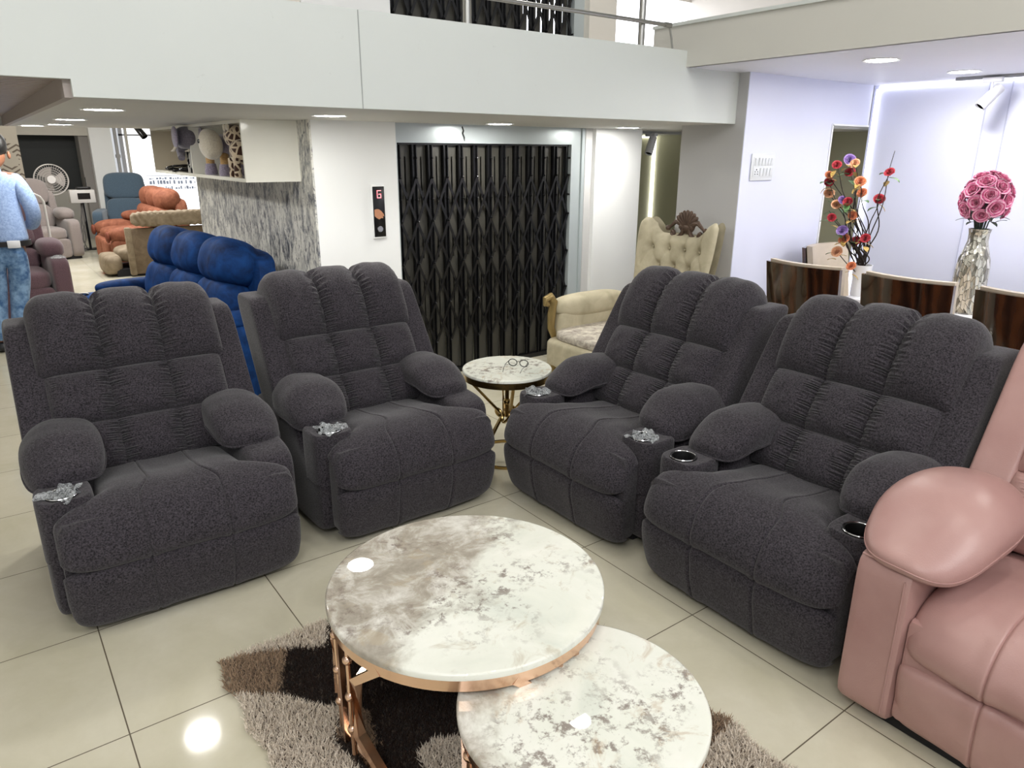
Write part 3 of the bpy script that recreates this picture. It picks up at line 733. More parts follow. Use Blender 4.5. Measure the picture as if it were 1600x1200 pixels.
def railing():
    t = thing('railing', 'steel railing with round posts along the upper floor edge', 'railing', (0, FY+.03, 2.226))
    for x in (2.115, 3.312, .9, -.4): obj('post', cyl((x, 0, 0), (x, 0, .92), .019 if x != 2.115 else .021, 16), M['steel'], t)
    obj('handrail', cyl((-1, 0, .92), (3.52, 0, .92), .024, 16), M['steel'], t)
    obj('lower_rail', join(cyl((-1, -.03, .128), (3.47, -.03, .128), .011, 12), cyl((3.47, -.03, .128), (3.52, -.03, .128), .015, 12)), M['steel'], t)
    obj('end_stay', tube([(3.52, -.02, .128), (3.545, -.02, .06), (3.56, -.02, .003)], .006, 8), M['steel'], t)
railing()
def spot(name, label, track, tloc, lamp, aim, colm, dark=False):
    t = thing('track_spotlight', label, 'spotlight', tloc)
    obj('track', track, M['blackplastic'] if dark else plain('track_grey', '#9c9da0', .4), t)
    if dark: obj('hanger', join(cyl((-.2, 0, 0), (-.2, 0, .52), .006, 8), cyl((.3, 0, 0), (.3, 0, .52), .006, 8)), M['blackplastic'], t)
    lx, ly, lz = lamp; d = Vector(aim).normalized(); q = d.to_track_quat('Z', 'Y').to_matrix().to_4x4()
    obj('adaptor', bx(lx-.02, lx+.02, ly-.06, ly+.06, -.045, -.016, .004), colm, t)
    obj('stem', tube([(lx, ly, -.04), (lx, ly, lz+.03), (lx, ly, lz)], .008, 8), colm, t)
    h = obj('lamp_head', xf(join(lathe([(0, -.085), (.030, -.085), (.034, -.08), (.034, -.012), (.035, -.01), (.035, .083), (.031, .085), (.029, .06)], 28)), Matrix.Translation(lamp) @ q), colm, t)
    obj('lens', xf(lathe([(.03, .075), (.029, .062), (0, .05)], 28), Matrix.Translation(lamp) @ q), M['blackplastic'], h)
M['spotwhite'] = plain('spotlight_enamel', '#e4e4ea', .35, var=.02)
spot('r', 'white track spotlight under the lilac ceiling beside the right wall', bx(-.018, .018, -1.6, .26, -.02, 0), (5.58, 2.2, ZR), (-.03, .02, -.135), (-.5, .38, -.68), M['spotwhite'])
spot('m', 'white track spotlight in the olive passage beyond the white column', bx(-.012, .5, -.018, .018, -.02, 0), (4.98, 4.78, ZC), (.12, 0, -.12), (-.45, -.15, -.85), M['spotwhite'])
spot('f', 'black track spotlight in the far showroom, left of the toy shelf', bx(-.3, .4, -.018, .018, -.02, 0), (1.66, 9.0, 2.10), (.0, 0, -.26), (.35, -.5, -.7), M['blackplastic'], True)
def strip(label, a, b, m, r=.011):
    t = thing('light_strip', label, 'light strip', a); e = Vector(b)-Vector(a)
    obj('diffuser', bar([(0, 0, 0), tuple(e)], r*2, r*2), m, t, smooth=False)
    return t
strip('bright light strip along the top of the right lilac wall', (LX-.02, LY-.03, ZR-.02), (LX-.02, -1.5, ZR-.02), M['led'], .010)
strip('upright light strip in the corner of the lilac walls behind the branch flowers', (LX-.02, LY-.02, .35), (LX-.02, LY-.02, ZR-.03), M['led'], .008)
strip('upright light strip in the corner of the olive passage', (6.335, 5.885, .3), (6.335, 5.885, ZC-.01), M['ledwarm'], .014)
strip('level light strip under the ceiling of the olive passage', (4.75, 5.885, ZC-.02), (6.3, 5.885, ZC-.02), M['ledwarm'], .010)

# ------------------------------------------------------------------ toy shelf on the granite panel
M['gloss'] = plain('shelf_gloss_laminate', '#f2f0e6', .12, var=.05, vs=10, bump=.12, bs=25)
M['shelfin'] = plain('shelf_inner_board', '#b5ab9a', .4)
def wall_shelf():
    t = thing('display_shelf', 'white glossy open box shelf fixed high on the granite panel', 'shelf', (GX-.012, 4.70, ZC-.001))
    X0, X1, Y1, Z0 = -.35, 0, 2.6, -.37
    obj('end_panel', bx(X0, X1, 0, .02, Z0, 0), M['gloss'], t)
    obj('end_panel', bx(X0, X1, Y1-.02, Y1, Z0, 0), M['shelfin'], t)
    obj('shelf_board', bx(X0, X1, .02, Y1-.02, Z0, Z0+.022), M['gloss'], t)
    obj('top_board', bx(X0, X1, .02, Y1-.02, -.02, 0), M['gloss'], t)
    obj('divider', bx(X0, X1, 1.26, 1.28, Z0+.022, -.02), M['gloss'], t)
    obj('back_board', bx(-.012, 0, .02, Y1-.02, Z0+.022, -.02), M['shelfin'], t)
wall_shelf()
SB = ZC-.001-.37+.022
def plush(name, a, b): return fabric(name, a, b, 120, .6, .4)
M['eleph'] = plush('elephant_plush', '#7d7486', '#a79eb2'); M['eleph2'] = plush('elephant_grey_plush', '#6d6872', '#8c8692')
M['tanp'] = plush('tan_plush', '#b08a58', '#cda878'); M['creamp'] = plush('cream_plush', '#c9bfae', '#e2dacb')
def giraffe_fab():
    t = NT('giraffe_plush'); v = t.co(); vo = t.n('TexVoronoi', feature='DISTANCE_TO_EDGE'); vo.inputs['Scale'].default_value = 22; t.l(v, vo.inputs['Vector'])
    t.base(t.mix(t.math('GREATER_THAN', vo.outputs['Distance'], .13), '#dccab2', '#43261a')); t.set(Roughness=.9, Sheen_Weight=.4); return t.m
M['giraffe'] = giraffe_fab()
def elephant():
    t = thing('plush_elephant', 'mauve-grey plush elephant with tan legs standing on the toy shelf', 'plush toy', (1.55, 5.62, SB))
    # stands along the shelf, head towards the far end (+y)
    body = soft((0, -.05, .20), (.17, .56, .15), 3, 12)
    obj('body', body, M['eleph'], t)
    hd = obj('head', join(soft((-.13, .42, .255), (.15, .20, .16), 2.4, 10), tube([(-.14, .5, .25), (-.14, .56, .2), (-.14, .57, .14), (-.15, .53, .11)], [.05, .042, .032, .026], 12)), M['eleph2'], t)
    for s in (-1, 1): obj('ear', soft((-.13+s*.09, .35, .26), (.03, .14, .15), 2.3, 8), M['eleph'], hd)
    for s in (-1, 1): obj('tusk', tube([(-.14+s*.05, .47, .2), (-.15+s*.055, .5, .165), (-.17+s*.05, .53, .16)], [.012, .01, .004], 8), M['creamp'], hd)
    obj('eye', join(*[ball((-.13+s*.068, .46, .285), .013, 8) for s in (-1, 1)]), M['blackplastic'], hd)
    for y in (-.25, .12):
        for s in (-1, 1):
            lg = obj('leg', cyl((s*.05, y, .06), (s*.05, y, .15), .03, 14), M['tanp'], t)
            obj('foot', lathe([(0, 0), (.044, 0), (.046, .02), (.036, .075), (0, .08)], 16), M['eleph'], lg, loc=(s*.05, y, 0))
elephant()
def giraffe():
    t = thing('plush_giraffe', 'spotted plush giraffe with a big cream muzzle, nearer end of the toy shelf', 'plush toy', (1.50, 5.10, SB))
    obj('body', join(soft((.02, -.06, .16), (.14, .16, .16), 2.6, 10), soft((.0, -.0, .26), (.12, .18, .14), 2.4, 10), *[cyl((.02+s*.05, -.06+q, 0), (.02+s*.05, -.06+q, .12), .024, 12) for s in (-1, 1) for q in (-.05, .06)]), M['giraffe'], t)
    hd = obj('muzzle', xf(soft((0, 0, 0), (.14, .25, .19), 2.2, 12, lambda x, y, z: (x, y*(1-.5*(z < 0)*(-z/.11)*.4), z)), Matrix.Translation((-.10, .20, .205)) @ Matrix.Rotation(.35, 4, 'X')), M['creamp'], t, label='big cream muzzle')
    obj('eye', ball((-.168, .22, .225), (.010, .022, .014), 10), M['blackplastic'], hd)
    for y in (-.07, .06): obj('ear', soft((-.055, y*.5-.03, .31), (.02, .05, .045), 2.2, 8), M['creamp'], t)
giraffe()
def sheets():
    t = thing('patterned_sheet', 'black and white patterned sheet propped in the far half of the shelf', 'sheet', (1.60, 6.12, SB))
    q = NT('zebra_print'); v = q.co(scale=(1, 1, .4)); q.base(q.ramp(q.noise(v, 16, 4, .6, 2), [(.45, '#15141d'), (.5, '#e4e2dd')]))
    for k in range(3): obj('sheet_fold', xf(bx(-.14, .14, -.004, .004, 0, .30), Matrix.Translation((0, .09*k-.04, 0)) @ Matrix.Rotation(.1*k-.1, 4, 'Z')), q.m, t)
sheets()
def cables():
    r = random.Random(3); gs = []
    for k in range(7):
        c0 = (r.uniform(-.08, .05), r.uniform(-.2, .2)); R_ = r.uniform(.05, .09)
        gs.append(tube([(c0[0]+R_*cos(a)+.01*sin(3*a), c0[1]+1.3*R_*sin(a), .008+.012*k*.5+.006*sin(2*a+k)) for a in (2*pi*i/30 for i in range(30))], .006, 6, True))
    o = obj('cable_bundle', join(*gs), M['blackplastic'], loc=(1.52, 6.52, SB)); tag(o, 'tangle of black cables lying in the far half of the toy shelf', 'cable')
cables()
# ------------------------------------------------------------------ blue velvet sofa against the granite panel
M['blue'] = velvet('blue_velvet', '#061a3e', '#13407c', 9, .35)
def roll(x0, x1, c, ry, rz_, bump=.012, seed=0, n=2.6):
    """plump roll cushion running along x"""
    L = x1-x0
    def fn(x, y, z):
        k = 1+.10*cos(x/L*2*pi)*0-.06*math.exp(-(x/(.06*L))**2)
        return (x, y*k, z*k)
    return soft(((x0+x1)/2, c[0], c[1]), (L, ry*2, rz_*2), n, 16, fn)
def blue_sofa():
    t = thing('sofa', 'royal blue velvet three-seat sofa along the granite panel', 'sofa', (.66, 5.70, 0), math.radians(-83.5))
    B = M['blue']; W = 1.05
    for k in range(3):
        x0 = -.80+k*.535; x1 = x0+.535
        obj('head_cushion', xf(roll(x0-.01, x1+.01, (0, 0), .17, .168), Matrix.Translation((0, .70, .90)) @ Matrix.Rotation(-.35, 4, 'X')), B, t)
        obj('back_cushion', xf(roll(x0-.005, x1+.005, (0, 0), .14, .17, n=3), Matrix.Translation((0, .62, .63)) @ Matrix.Rotation(-.25, 4, 'X')), B, t)
        obj('seat_cushion', soft((.5*(x0+x1), .30, .39), (.545, .66, .20), 5, 12), B, t)
        obj('footrest_panel', soft((.5*(x0+x1), .05, .18), (.53, .12, .28), 8, 8), B, t)
    for s in (-1, 1):
        obj('arm', soft((s*.925, .42, .29), (.23, .88, .50), 9, 10), B, t)
        obj('arm_pad', soft((s*.915, .48, .575), (.17, .62, .11), 3.2, 12), B, t)
        obj('cup_holder', mv(lathe([(0, -.03), (.04, -.03), (.042, .004), (.05, .005), (.05, 0)], 20), s*.925, .07, .541), M['blackplastic'], t)
    obj('backrest', soft((0, .80, .58), (1.72, .16, .80), 9, 10, lambda x, y, z: (x, y+.12*z, z)), B, t)
    obj('base', bx(-.98, .98, .06, .86, 0, .08, .01), M['under'], t)
blue_sofa()

# ------------------------------------------------------------------ far seating
def lounge(loc, rot, label, mat, W=.92, H=1.08, armw=.17, armh=.56, pads=False, split=2, wrap=False, wings=True, tall=1.0):
    t = thing('recliner', label, 'recliner', loc, rot); iw = W/2-armw
    zs = [.44+(H-.44)*k/split for k in range(split+1)]
    for k in range(split):
        a, b = zs[k], zs[k+1]; zc = (a+b)/2
        obj('back_cushion', soft((0, .62+.42*(zc-.5), zc), (2*iw+(.04 if k == split-1 else 0), .20, (b-a)*1.06), 3.6, 10, lambda x, y, z: (x, y+.4*z, z)), mat, t)
    obj('backrest', soft((0, .80, .60), (2*iw+.06, .14, H-.18), 9, 8, lambda x, y, z: (x, y+.38*z, z)), mat, t)
    obj('seat_cushion', soft((0, .36, .39), (2*iw+.01, .74, .20), 4.5, 12), mat, t)
    obj('footrest_panel', soft((0, .06, .18), (2*iw+.005, .14, .30), 7, 8), mat, t)
    for s in (-1, 1):
        a = obj('arm', soft((s*(W/2-armw/2), .42, armh/2+.015), (armw, .86, armh-.02), 8, 10), mat, t)
        if wings: obj('side_wing', soft((s*(iw+.03), .78, .74), (.11, .2, .52), 7, 8, lambda x, y, z: (x, y+.4*z, z)), mat, t)
        if pads: obj('arm_pillow', soft((s*(W/2-armw/2-.01), .42, armh+.075), (armw+.07, .44, .19), 2.6, 12, lambda x, y, z: (x, y, z+.05*y)), mat, t)
        if wrap: obj('plastic_wrap', mv(lathe([(0, .01), (.03, .025), (.06, .012), (.075, .0)], 9), s*(W/2-armw/2), .10, armh+.002), M['wrap'], t)
    obj('base', bx(-W/2+.05, W/2-.05, .05, .84, 0, .07), M['under'], t)
    return t
M['mauve'] = fabric('mauve_fabric', '#5d474f', '#7d646c', 200, .3, .2); M['warmgrey'] = fabric('warm_grey_fabric', '#6f6662', '#8f8580', 200, .3, .2)
M['teal'] = fabric('slate_blue_fabric', '#35424d', '#4d5d6a', 200, .3, .2)
lounge((.265, 8.50, 0), math.radians(4), 'mauve recliner with plump arm pillows behind the man', M['mauve'], .98, 1.12, .17, .60, True, 3, True)
lounge((.93, 13.2, 0), math.radians(10), 'warm grey recliner in front of the pedestal fan', M['warmgrey'], .98, 1.2, .18, .60, True, 2)
lounge((2.08, 13.62, 0), math.radians(-14), 'slate blue recliner in front of the white far column', M['teal'], .94, 1.26, .17, .68, False, 2, False, False)
M['orange'] = velvet('rust_velvet', '#6c3d2b', '#915c45', 14, .5); M['rust'] = velvet('dark_rust_velvet', '#5d2f22', '#7a4432', 14, .3)
def orange_sofa():
    t = thing('sofa', 'rust orange velvet sofa with rolled arms beyond the beige one', 'sofa', (1.58, 12.6, 0), math.radians(-90)); O = M['orange']
    for s in (-1, 1):
        a = obj('arm', join(soft((s*.68, .45, .22), (.24, .86, .40), 6, 10), soft((s*.68, .35, .46), (.28, .70, .26), 2.6, 12)), O, t)
        obj('arm_end', soft((s*.68, -.01, .44), (.18, .06, .16), 2.2, 10), M['rust'], a, label='dark rust round arm end')
        obj('arm_pillow', soft((s*.66, .62, .64), (.26, .42, .16), 2.4, 10), O, t)
        obj('footrest_panel', soft((s*.31, .04, .2), (.6, .14, .34), 5, 10), O, t)
        obj('seat_cushion', soft((s*.31, .4, .40), (.62, .72, .22), 3.6, 10), O, t)
    for k in range(3): obj('head_cushion', soft((-.52+.52*k, .88, .93), (.56, .36, .34), 2.5, 12), O, t)
    for k in range(3): obj('back_cushion', soft((-.52+.52*k, .80, .66), (.54, .32, .36), 3, 10), O, t)
    obj('backrest', soft((0, 1.02, .50), (1.62, .2, .9), 8, 8), O, t); obj('base', bx(-.8, .8, .08, 1.1, 0, .08), M['under'], t)
orange_sofa()
M['beige'] = velvet('beige_velvet', '#6e604d', '#8d7f6b', 10, .4); M['taupe'] = velvet('taupe_velvet', '#5c4e3f', '#776754', 8, .2)
def beige_sofa():
    t = thing('sofa', 'beige sofa with a ribbed back roll and flat taupe side, behind the blue sofa', 'sofa', (1.40, 10.9, 0)); B = M['beige']
    obj('side_panel', bx(.27, 1.5, 0, .07, .03, .64, .02), M['taupe'], t, label='flat taupe side panel')
    obj('corner_post', bx(.25, .33, -.012, .08, .02, .655, .02), B, t)
    def fn(x, y, z):
        k = 1+.07*sin((x+z*.5)*85); return (x, y*k, z*k)
    obj('back_roll', soft((.93, .06, .755), (1.16, .22, .20), 5, 34, fn), B, t, label='roll of slanting ribs')
    obj('seat_cushion', soft((.75, .44, .27), (1.2, .72, .22), 4, 12), B, t)
    obj('footrest_panel', soft((.08, .44, .15), (.24, .7, .28), 3.5, 12), B, t)
    obj('base', bx(.1, 1.45, .1, .78, 0, .1), M['under'], t)
beige_sofa()
def fan():
    t = thing('pedestal_fan', 'white round pedestal fan before the dark green opening', 'fan', (1.235, 14.7, 0)); m = plain('fan_enamel', '#c9c3bd', .4); z = 1.165; R = .245
    obj('base', lathe([(0, 0), (.2, 0), (.2, .015), (.03, .05), (0, .05)], 28), m, t); obj('pole', cyl((0, 0, .04), (0, 0, z-.05), .015, 10), m, t)
    rims = [tube([(R*f*cos(a), -.1+.07*f*f*(1 if q else -1)*.6, z+R*f*sin(a)) for a in (2*pi*i/40 for i in range(40))], .0035 if f < 1 else .008, 6, True) for f in (.35, .5, .65, .8, 1) for q in (0, 1)]
    sp = [tube([(R*.2*cos(a), -.14, z+R*.2*sin(a)), (R*.7*cos(a), -.13, z+R*.7*sin(a)), (R*cos(a), -.1, z+R*sin(a))], .002, 4) for a in (2*pi*i/40 for i in range(40))]
    obj('guard', join(*rims, *sp), m, t)
    bm_ = [grid(lambda u, v, k=k: ((.04+.16*u)*cos(k*2*pi/3+(v-.5)*1.3), -.1+.03*(v-.5), z+(.04+.16*u)*sin(k*2*pi/3+(v-.5)*1.3)), 6, 8) for k in range(3)]
    for g in bm_: obj('blade', g, plain('fan_blade', '#a8a09a', .4), t)
    obj('hub', xf(lathe([(0, .03), (.06, .03), (.066, .02), (.066, -.0), (0, -.0)], 24), Matrix.Translation((0, -.12, z)) @ Matrix.Rotation(pi/2, 4, 'X')), plain('fan_hub', '#e4e0dc', .4), t)
    obj('motor', soft((0, .02, z), (.14, .18, .14), 3, 8), m, t)
fan()
def cabinet():
    t = thing('appliance_box', 'small white appliance with a dark window on a thin stand beside the fan', 'appliance', (1.62, 14.45, 0)); m = plain('appliance_enamel', '#c9c5bf', .4)
    obj('housing', bx(-.185, .185, -.13, .13, .79, 1.0, .008), m, t); obj('window', bx(-.075, .11, -.134, -.128, .85, .95), M['blackplastic'], t)
    obj('stand', join(cyl((0, 0, 0), (0, 0, .79), .02, 10), bx(-.15, .15, -.1, .1, 0, .02)), M['blackplastic'], t)
    r = thing('router', 'black router with an upright aerial on the white appliance', 'router', (1.66, 14.45, 1.0))
    obj('housing', soft((0, 0, .025), (.22, .14, .05), 6, 8), M['blackplastic'], r); obj('aerial', cyl((.06, .05, .04), (.06, .05, .2), .006, 8), M['blackplastic'], r)
    rr = random.Random(9)
    gs = [tube([(1.60+rr.uniform(-.02, .03), 14.42, .78), (1.6+rr.uniform(-.08, .02), 14.42, .5), (1.58+rr.uniform(-.1, .03), 14.42, .2), (1.52+rr.uniform(-.08, .08), 14.4, .012), (1.5+rr.uniform(-.1, .06), 14.2, .012)], .006, 5) for k in range(7)]
    tag(obj('cable_bundle', join(*gs), plain('grey_cable', '#6a6663', .5)), 'loose grey cables hanging below the white appliance', 'cable')
cabinet()
tag(obj('bent_tube', tube([(.47, 9.6, .01), (.47, 9.6, 1.2), (.52, 9.6, 1.245), (.675, 9.6, 1.15), (.70, 9.6, 1.10), (.70, 9.6, .01)], .014, 10), plain('white_tube_enamel', '#e6e4e2', .3)), 'white bent tube rail standing behind the mauve recliner', 'rail')
tag(obj('wall_pipe', join(cyl((2.50, BY-.06, 0), (2.50, BY-.06, 2.6), .03, 10), cyl((2.42, BY-.05, 0), (2.42, BY-.05, 2.6), .014, 8), cyl((2.5, BY-.06, 1.5), (2.5, BY-.06, 1.56), .045, 10)), plain('pipe_grey', '#a9a7a6', .5)), 'grey pipe running up the far wall beside the frosted window', 'pipe')
def poster():
    t = thing('poster', 'white poster with rows of blue lettering on the far window, behind the orange sofa', 'poster', (3.55, BY+.05, 1.0)); pb = plain('poster_ink', '#aebbd8', .6)
    obj('sheet', bx(-.62, .75, -.004, 0, -.25, .28), emit('backlit_paper', '#f2f4f8', .95), t)
    r = random.Random(2); gs = []
    for z, h in ((.09, .04), (.0, .075), (-.10, .06)):
        x = -.55
        while x < .65:
            w_ = r.uniform(.015, .05); gs.append(bx(x, x+w_, -.006, -.003, z, z+h*r.choice((.6, .8, 1)))); x += w_+r.choice((.012, .014, .05))
    gs.append(bx(-.6, .7, -.006, -.003, .155, .165)); obj('lettering', join(*gs), pb, t)
poster()

# ------------------------------------------------------------------ cream high-backed throne chair
M['creamv'] = velvet('cream_velvet', '#a59c84', '#c4bba2', 6, .5); M['floral'] = velvet('floral_cushion', '#8a7f78', '#d6cfc0', 22, .2)
M['carved'] = plain('carved_bronze', '#6a5548', .4, .35, var=.7, vs=45)
M['goldleaf'] = plain('gold_leaf_wood', '#a58f5f', .35, .6, var=.2, vs=20)
def throne():
    t = thing('throne_chair', 'cream tufted high-backed chair with a carved crest, beside the lilac pillar', 'chair', (3.03, 3.40, 0), math.radians(-90)); V_ = M['creamv']
    outline = []
    def halfw(z):   # half-width of the back at height z (local)
        return .30+.05*sin((z-.5)*2.2)+(.04 if z > 1 else 0)
    tops = lambda u: 1.10+.10*smooth(.45, .85, abs(u))-.03*smooth(.9, 1, abs(u))
    tuft = [(u, z) for z, us in ((1.0, (-.62, -.2, .2, .62)), (.88, (-.42, 0, .42)), (.76, (-.62, -.2, .2, .62)), (.64, (-.42, 0, .42))) for u in us]
    def f(a, b):
        u = a*2-1; zt = tops(u); z = .42+(zt-.42)*b; wv = .30+.045*smooth(.5, 1.1, z)
        x = u*wv; y = .86+.16*(z-.42)-.06*(abs(u)**3)
        h = .06*(max(0, 1-abs(u)**10)*max(0, 1-max(0, b*2-1)**12))**.5
        for (tu, tz) in tuft:
            d2 = ((x-tu*wv)/.03)**2+((z-tz)/.03)**2; h -= .035*math.exp(-d2)
        # creases joining the buttons
        for (tu, tz) in tuft:
            for sx in (-1, 1):
                dx, dz = sx*.21*wv*1.0, -.12
                L2 = dx*dx+dz*dz; px, pz = x-tu*wv, z-tz; q = (px*dx+pz*dz)/L2
                if 0 < q < 1:
                    dd = abs(px*dz-pz*dx)/math.sqrt(L2); h -= .016*math.exp(-(dd/.010)**2)*(1-.3*sin(pi*q))
            if tz == 1.0 and z > tz:
                h -= .014*math.exp(-((x-tu*wv*(1+.12*(z-tz)*5))/.009)**2)
        return (x, y-h, z)
    obj('backrest', join(grid(f, 70, 60), grid(lambda a, b: ((a*2-1)*(.30+.045*smooth(.5, 1.1, .42+(tops(a*2-1)-.42)*b)), .90+.16*((tops(a*2-1)-.42)*b)-.06*abs(a*2-1)**3+.03, .42+(tops(a*2-1)-.42)*b), 30, 10)), V_, t, angle=60)
    obj('button', join(*[ball((tu*(.30+.045*smooth(.5, 1.1, tz)), .86+.16*(tz-.42)-.025-.06*abs(tu)**3, tz), .010, 8) for tu, tz in tuft]), V_, t)
    # carved shell crest: fan of lobes over two scrolls
    gs = [xf(soft((0, 0, .055), (.036, .03, .125), 2.6, 6), Matrix.Translation((0, .955, 1.135)) @ Matrix.Rotation(a, 4, 'Y')) for a in [(-1.2+.3*k) for k in range(9)]]
    for s in (-1, 1):
        sc = [(s*(.02+.055*q+.028*cos(q*4.4)), .955, 1.105+.02-.03*q+.03*sin(q*4.4)) for q in (i/24*2.6 for i in range(25))]
        gs.append(tube(sc, [.017-.005*i/24 for i in range(25)], 8)); gs.append(tube([(s*.16, .955, 1.115), (s*.10, .955, 1.165), (s*.04, .955, 1.16)], [.008, .016, .013], 8)); gs.append(ball((s*.165, .955, 1.12), .02, 10))
    gs.append(soft((0, .955, 1.13), (.07, .04, .05), 2.5, 8))
    gs.append(soft((0, .958, 1.16), (.15, .022, .14), 2.2, 8))
    obj('crest', mv(join(*gs), .045, 0, .018), M['carved'], t)
    for s in (-1, 1):
        a = obj('arm', join(soft((s*.36, .46, .40), (.13, .66, .44), 6, 10), soft((s*.37, .46, .615), (.19, .68, .16), 2.8, 12)), V_, t)
        sp = [(s*.37+.0, .115-.0, .0)]
        curl = [(s*.37, .11+.045*cos(q)*(1-q/9)-.02, .63+.055*sin(q)*(1-q/9)) for q in (i/20*5.2 for i in range(21))]
        obj('scroll', join(tube([(s*.37, .14, .40), (s*.37, .10, .48), (s*.37, .105, .57), (s*.37, .12, .66), (s*.37, .09, .70), (s*.37, .05, .685), (s*.37, .05, .65), (s*.37, .075, .645)], [.024, .026, .03, .03, .028, .024, .02, .016], 12)), M['goldleaf'], a)
    def sk(x, y, z): return (x*(1+0), y+(.007*sin(x*70) if y < -.2 else 0), z)
    obj('seat', soft((0, .40, .33), (.72, .78, .20), 9, 30, sk), V_, t); obj('seat_cushion', soft((0, .40, .45), (.66, .72, .08), 5, 12), M['floral'], t)
    for x in (-.32, .32):
        for y in (.08, .78): obj('leg', lathe([(0, 0), (.02, 0), (.03, .05), (.024, .1), (.04, .24)], 12), M['goldleaf'], t, loc=(x, y, 0))
throne()
def stool():
    t = thing('gold_barred_stand', 'navy box stand with thin gold bars, glimpsed beside the white column', 'stand', (5.22, 5.0, 0))
    obj('body', bx(-.12, .12, -.12, .12, .02, .62), plain('navy_panel', '#141a33', .4), t); obj('top', bx(-.14, .14, -.14, .14, .62, .68), plain('dark_teal_top', '#16282c', .3), t)
    for k in range(5): obj('bar', cyl((-.11+.055*k, -.125, 0), (-.11+.055*k, -.125, .62), .005, 8), M['gold'], t)
    obj('band', bx(-.13, .13, -.135, -.12, .585, .6), M['gold'], t)
stool()
# ------------------------------------------------------------------ dining set
M['walnut'] = wood('dark_walnut_gloss', '#1d0f09', '#341c10', '#4a2a18', 2.2, .1, .7)
M['creaml'] = leather('cream_leather', '#b9ab98', '#cdbfac')
def dchair(loc, rot, label, grp=None):
    """high back seen from behind: curved glossy wood shell, cream pad on the front"""
    t = thing('dining_chair', label, 'chair', loc, rot, grp); W = M['walnut']
    def shell(off, th, x1, z0, z1, inset=0):
        def f(a, b, s):
            u = a*2-1; x = u*x1*(1-.06*(1-b)); z = z0+(z1-z0)*b-.012*(1-u*u)*0+.02*abs(u)**2*b*0
            y = .235+.10*b+.055*(1-u*u)*1.0-.03+off+s*th
            return (x, y, z)
        A = grid(lambda a, b: f(a, b, 0), 22, 12); B = grid(lambda a, b: f(a, b, 1), 22, 12)
        n = 22*12; V_ = A[0]+B[0]; F = [q[::-1] for q in A[1]]+[tuple(i+n for i in q) for q in B[1]]
        e = [i*12 for i in range(22)]+[21*12+j for j in range(1, 12)]+[i*12+11 for i in range(20, -1, -1)]+[j for j in range(10, 0, -1)]
        F += [(e[k], e[(k+1) % len(e)], e[(k+1) % len(e)]+n, e[k]+n) for k in range(len(e))]
        return V_, F
    obj('backrest', shell(0, .028, .245, .36, 1.0), W, t, angle=50)
    obj('back_pad', shell(-.045, .044, .236, .46, 1.012), M['creaml'], t, angle=50)
    obj('seat', soft((0, 0, .455), (.46, .46, .09), 6, 12), M['creaml'], t); obj('seat_frame', bx(-.22, .22, -.21, .23, .36, .42, .01), W, t)
    for x in (-.19, .19):
        for y in (-.19, .20): obj('leg', tube([(x, y, .37), (x*1.04, y*1.06, 0)], [.022, .015], 10), W, t)
for y, lab in ((2.46, 'dark walnut dining chair back beside the branch flowers, nearest the lilac pillar'),
               (1.84, 'dark walnut dining chair back in the middle of the row of three'),
               (1.25, 'dark walnut dining chair back in front of the silver vase')):
    dchair((4.33, y, 0), math.radians(90), lab, 'dining chairs along the white table')
dchair((5.02, 2.62, 0), math.radians(0), 'cream-padded dining chair at the end of the table, against the lilac wall')
def dining_table():
    t = thing('dining_table', 'white dining table behind the row of walnut chairs', 'table', (4.88, 1.62, 0)); m = plain('white_table_gloss', '#e4e4ea', .12, var=.02)
    obj('tabletop', bx(-.42, .5, -.85, .82, .725, .76, .008), m, t)
    for y in (-.5, .5): obj('pedestal', bx(-.2, .2, y-.12, y+.12, 0, .725, .02), M['walnut'], t)
dining_table()

# ------------------------------------------------------------------ flowers
def rose_geo(R, seed):
    r = random.Random(seed); gs = []
    for ring_, (n, rad, h, tilt) in enumerate(((1, .18, .75, .1), (3, .34, .8, .2), (4, .55, .78, .45), (5, .82, .66, .8), (6, 1.0, .5, 1.1))):
        for k in range(n):
            a0 = 2*pi*k/n+ring_*.9+r.uniform(-.2, .2); sp = 2*pi/n*(.72 if n > 1 else .48)
            def f(u, v, a0=a0, sp=sp, rad=rad, h=h, tilt=tilt):
                a = a0+(u-.5)*2*sp*.85; e = 1-abs(2*u-1)**3*.45
                q = R*rad*(.45+.55*v**.8)*(1+.25*tilt*v*v); z = R*h*(v*e)-R*.25*tilt*max(0, v-.75)*2
                if ring_ == 0: q = R*.2*(1-.2*v); a = a0+u*6.5; q *= (.5+.5*u)
                return (q*cos(a), q*sin(a), z)
            gs.append(grid(f, 9, 6))
    gs.append(mv(lathe([(0, -.25), (.22, -.18), (.42, 0), (.4, .1)], 10), 0, 0, 0))
    g = join(*gs[:-1]); c = gs[-1]
    return join(g, ([(x*R, y*R, z*R) for x, y, z in c[0]], c[1]))
def petal(name, a, b):  # ring bands paint the shade between petals and their paler rims
    t = NT(name); v = t.co(); w_ = t.n('TexWave', wave_type='RINGS', rings_direction='SPHERICAL')
    w_.inputs['Scale'].default_value = 26; w_.inputs['Distortion'].default_value = 4; w_.inputs['Detail'].default_value = 2; t.l(v, w_.inputs[0])
    t.base(t.ramp(w_.outputs['Fac'], [(.25, a), (.85, b)])); t.set(Roughness=.6, Sheen_Weight=.2); return t.m
ROSE = {}
for k, (a, b) in {'pink': ('#d2508a', '#fbc6dc'), 'red': ('#8e1022', '#c12238'), 'orange': ('#c4663a', '#e0946a'), 'violet': ('#7d5aa8', '#a58ac8'), 'peach': ('#cf8a62', '#e6b893')}.items():
    ROSE[k] = petal('rose_'+k, a, b)
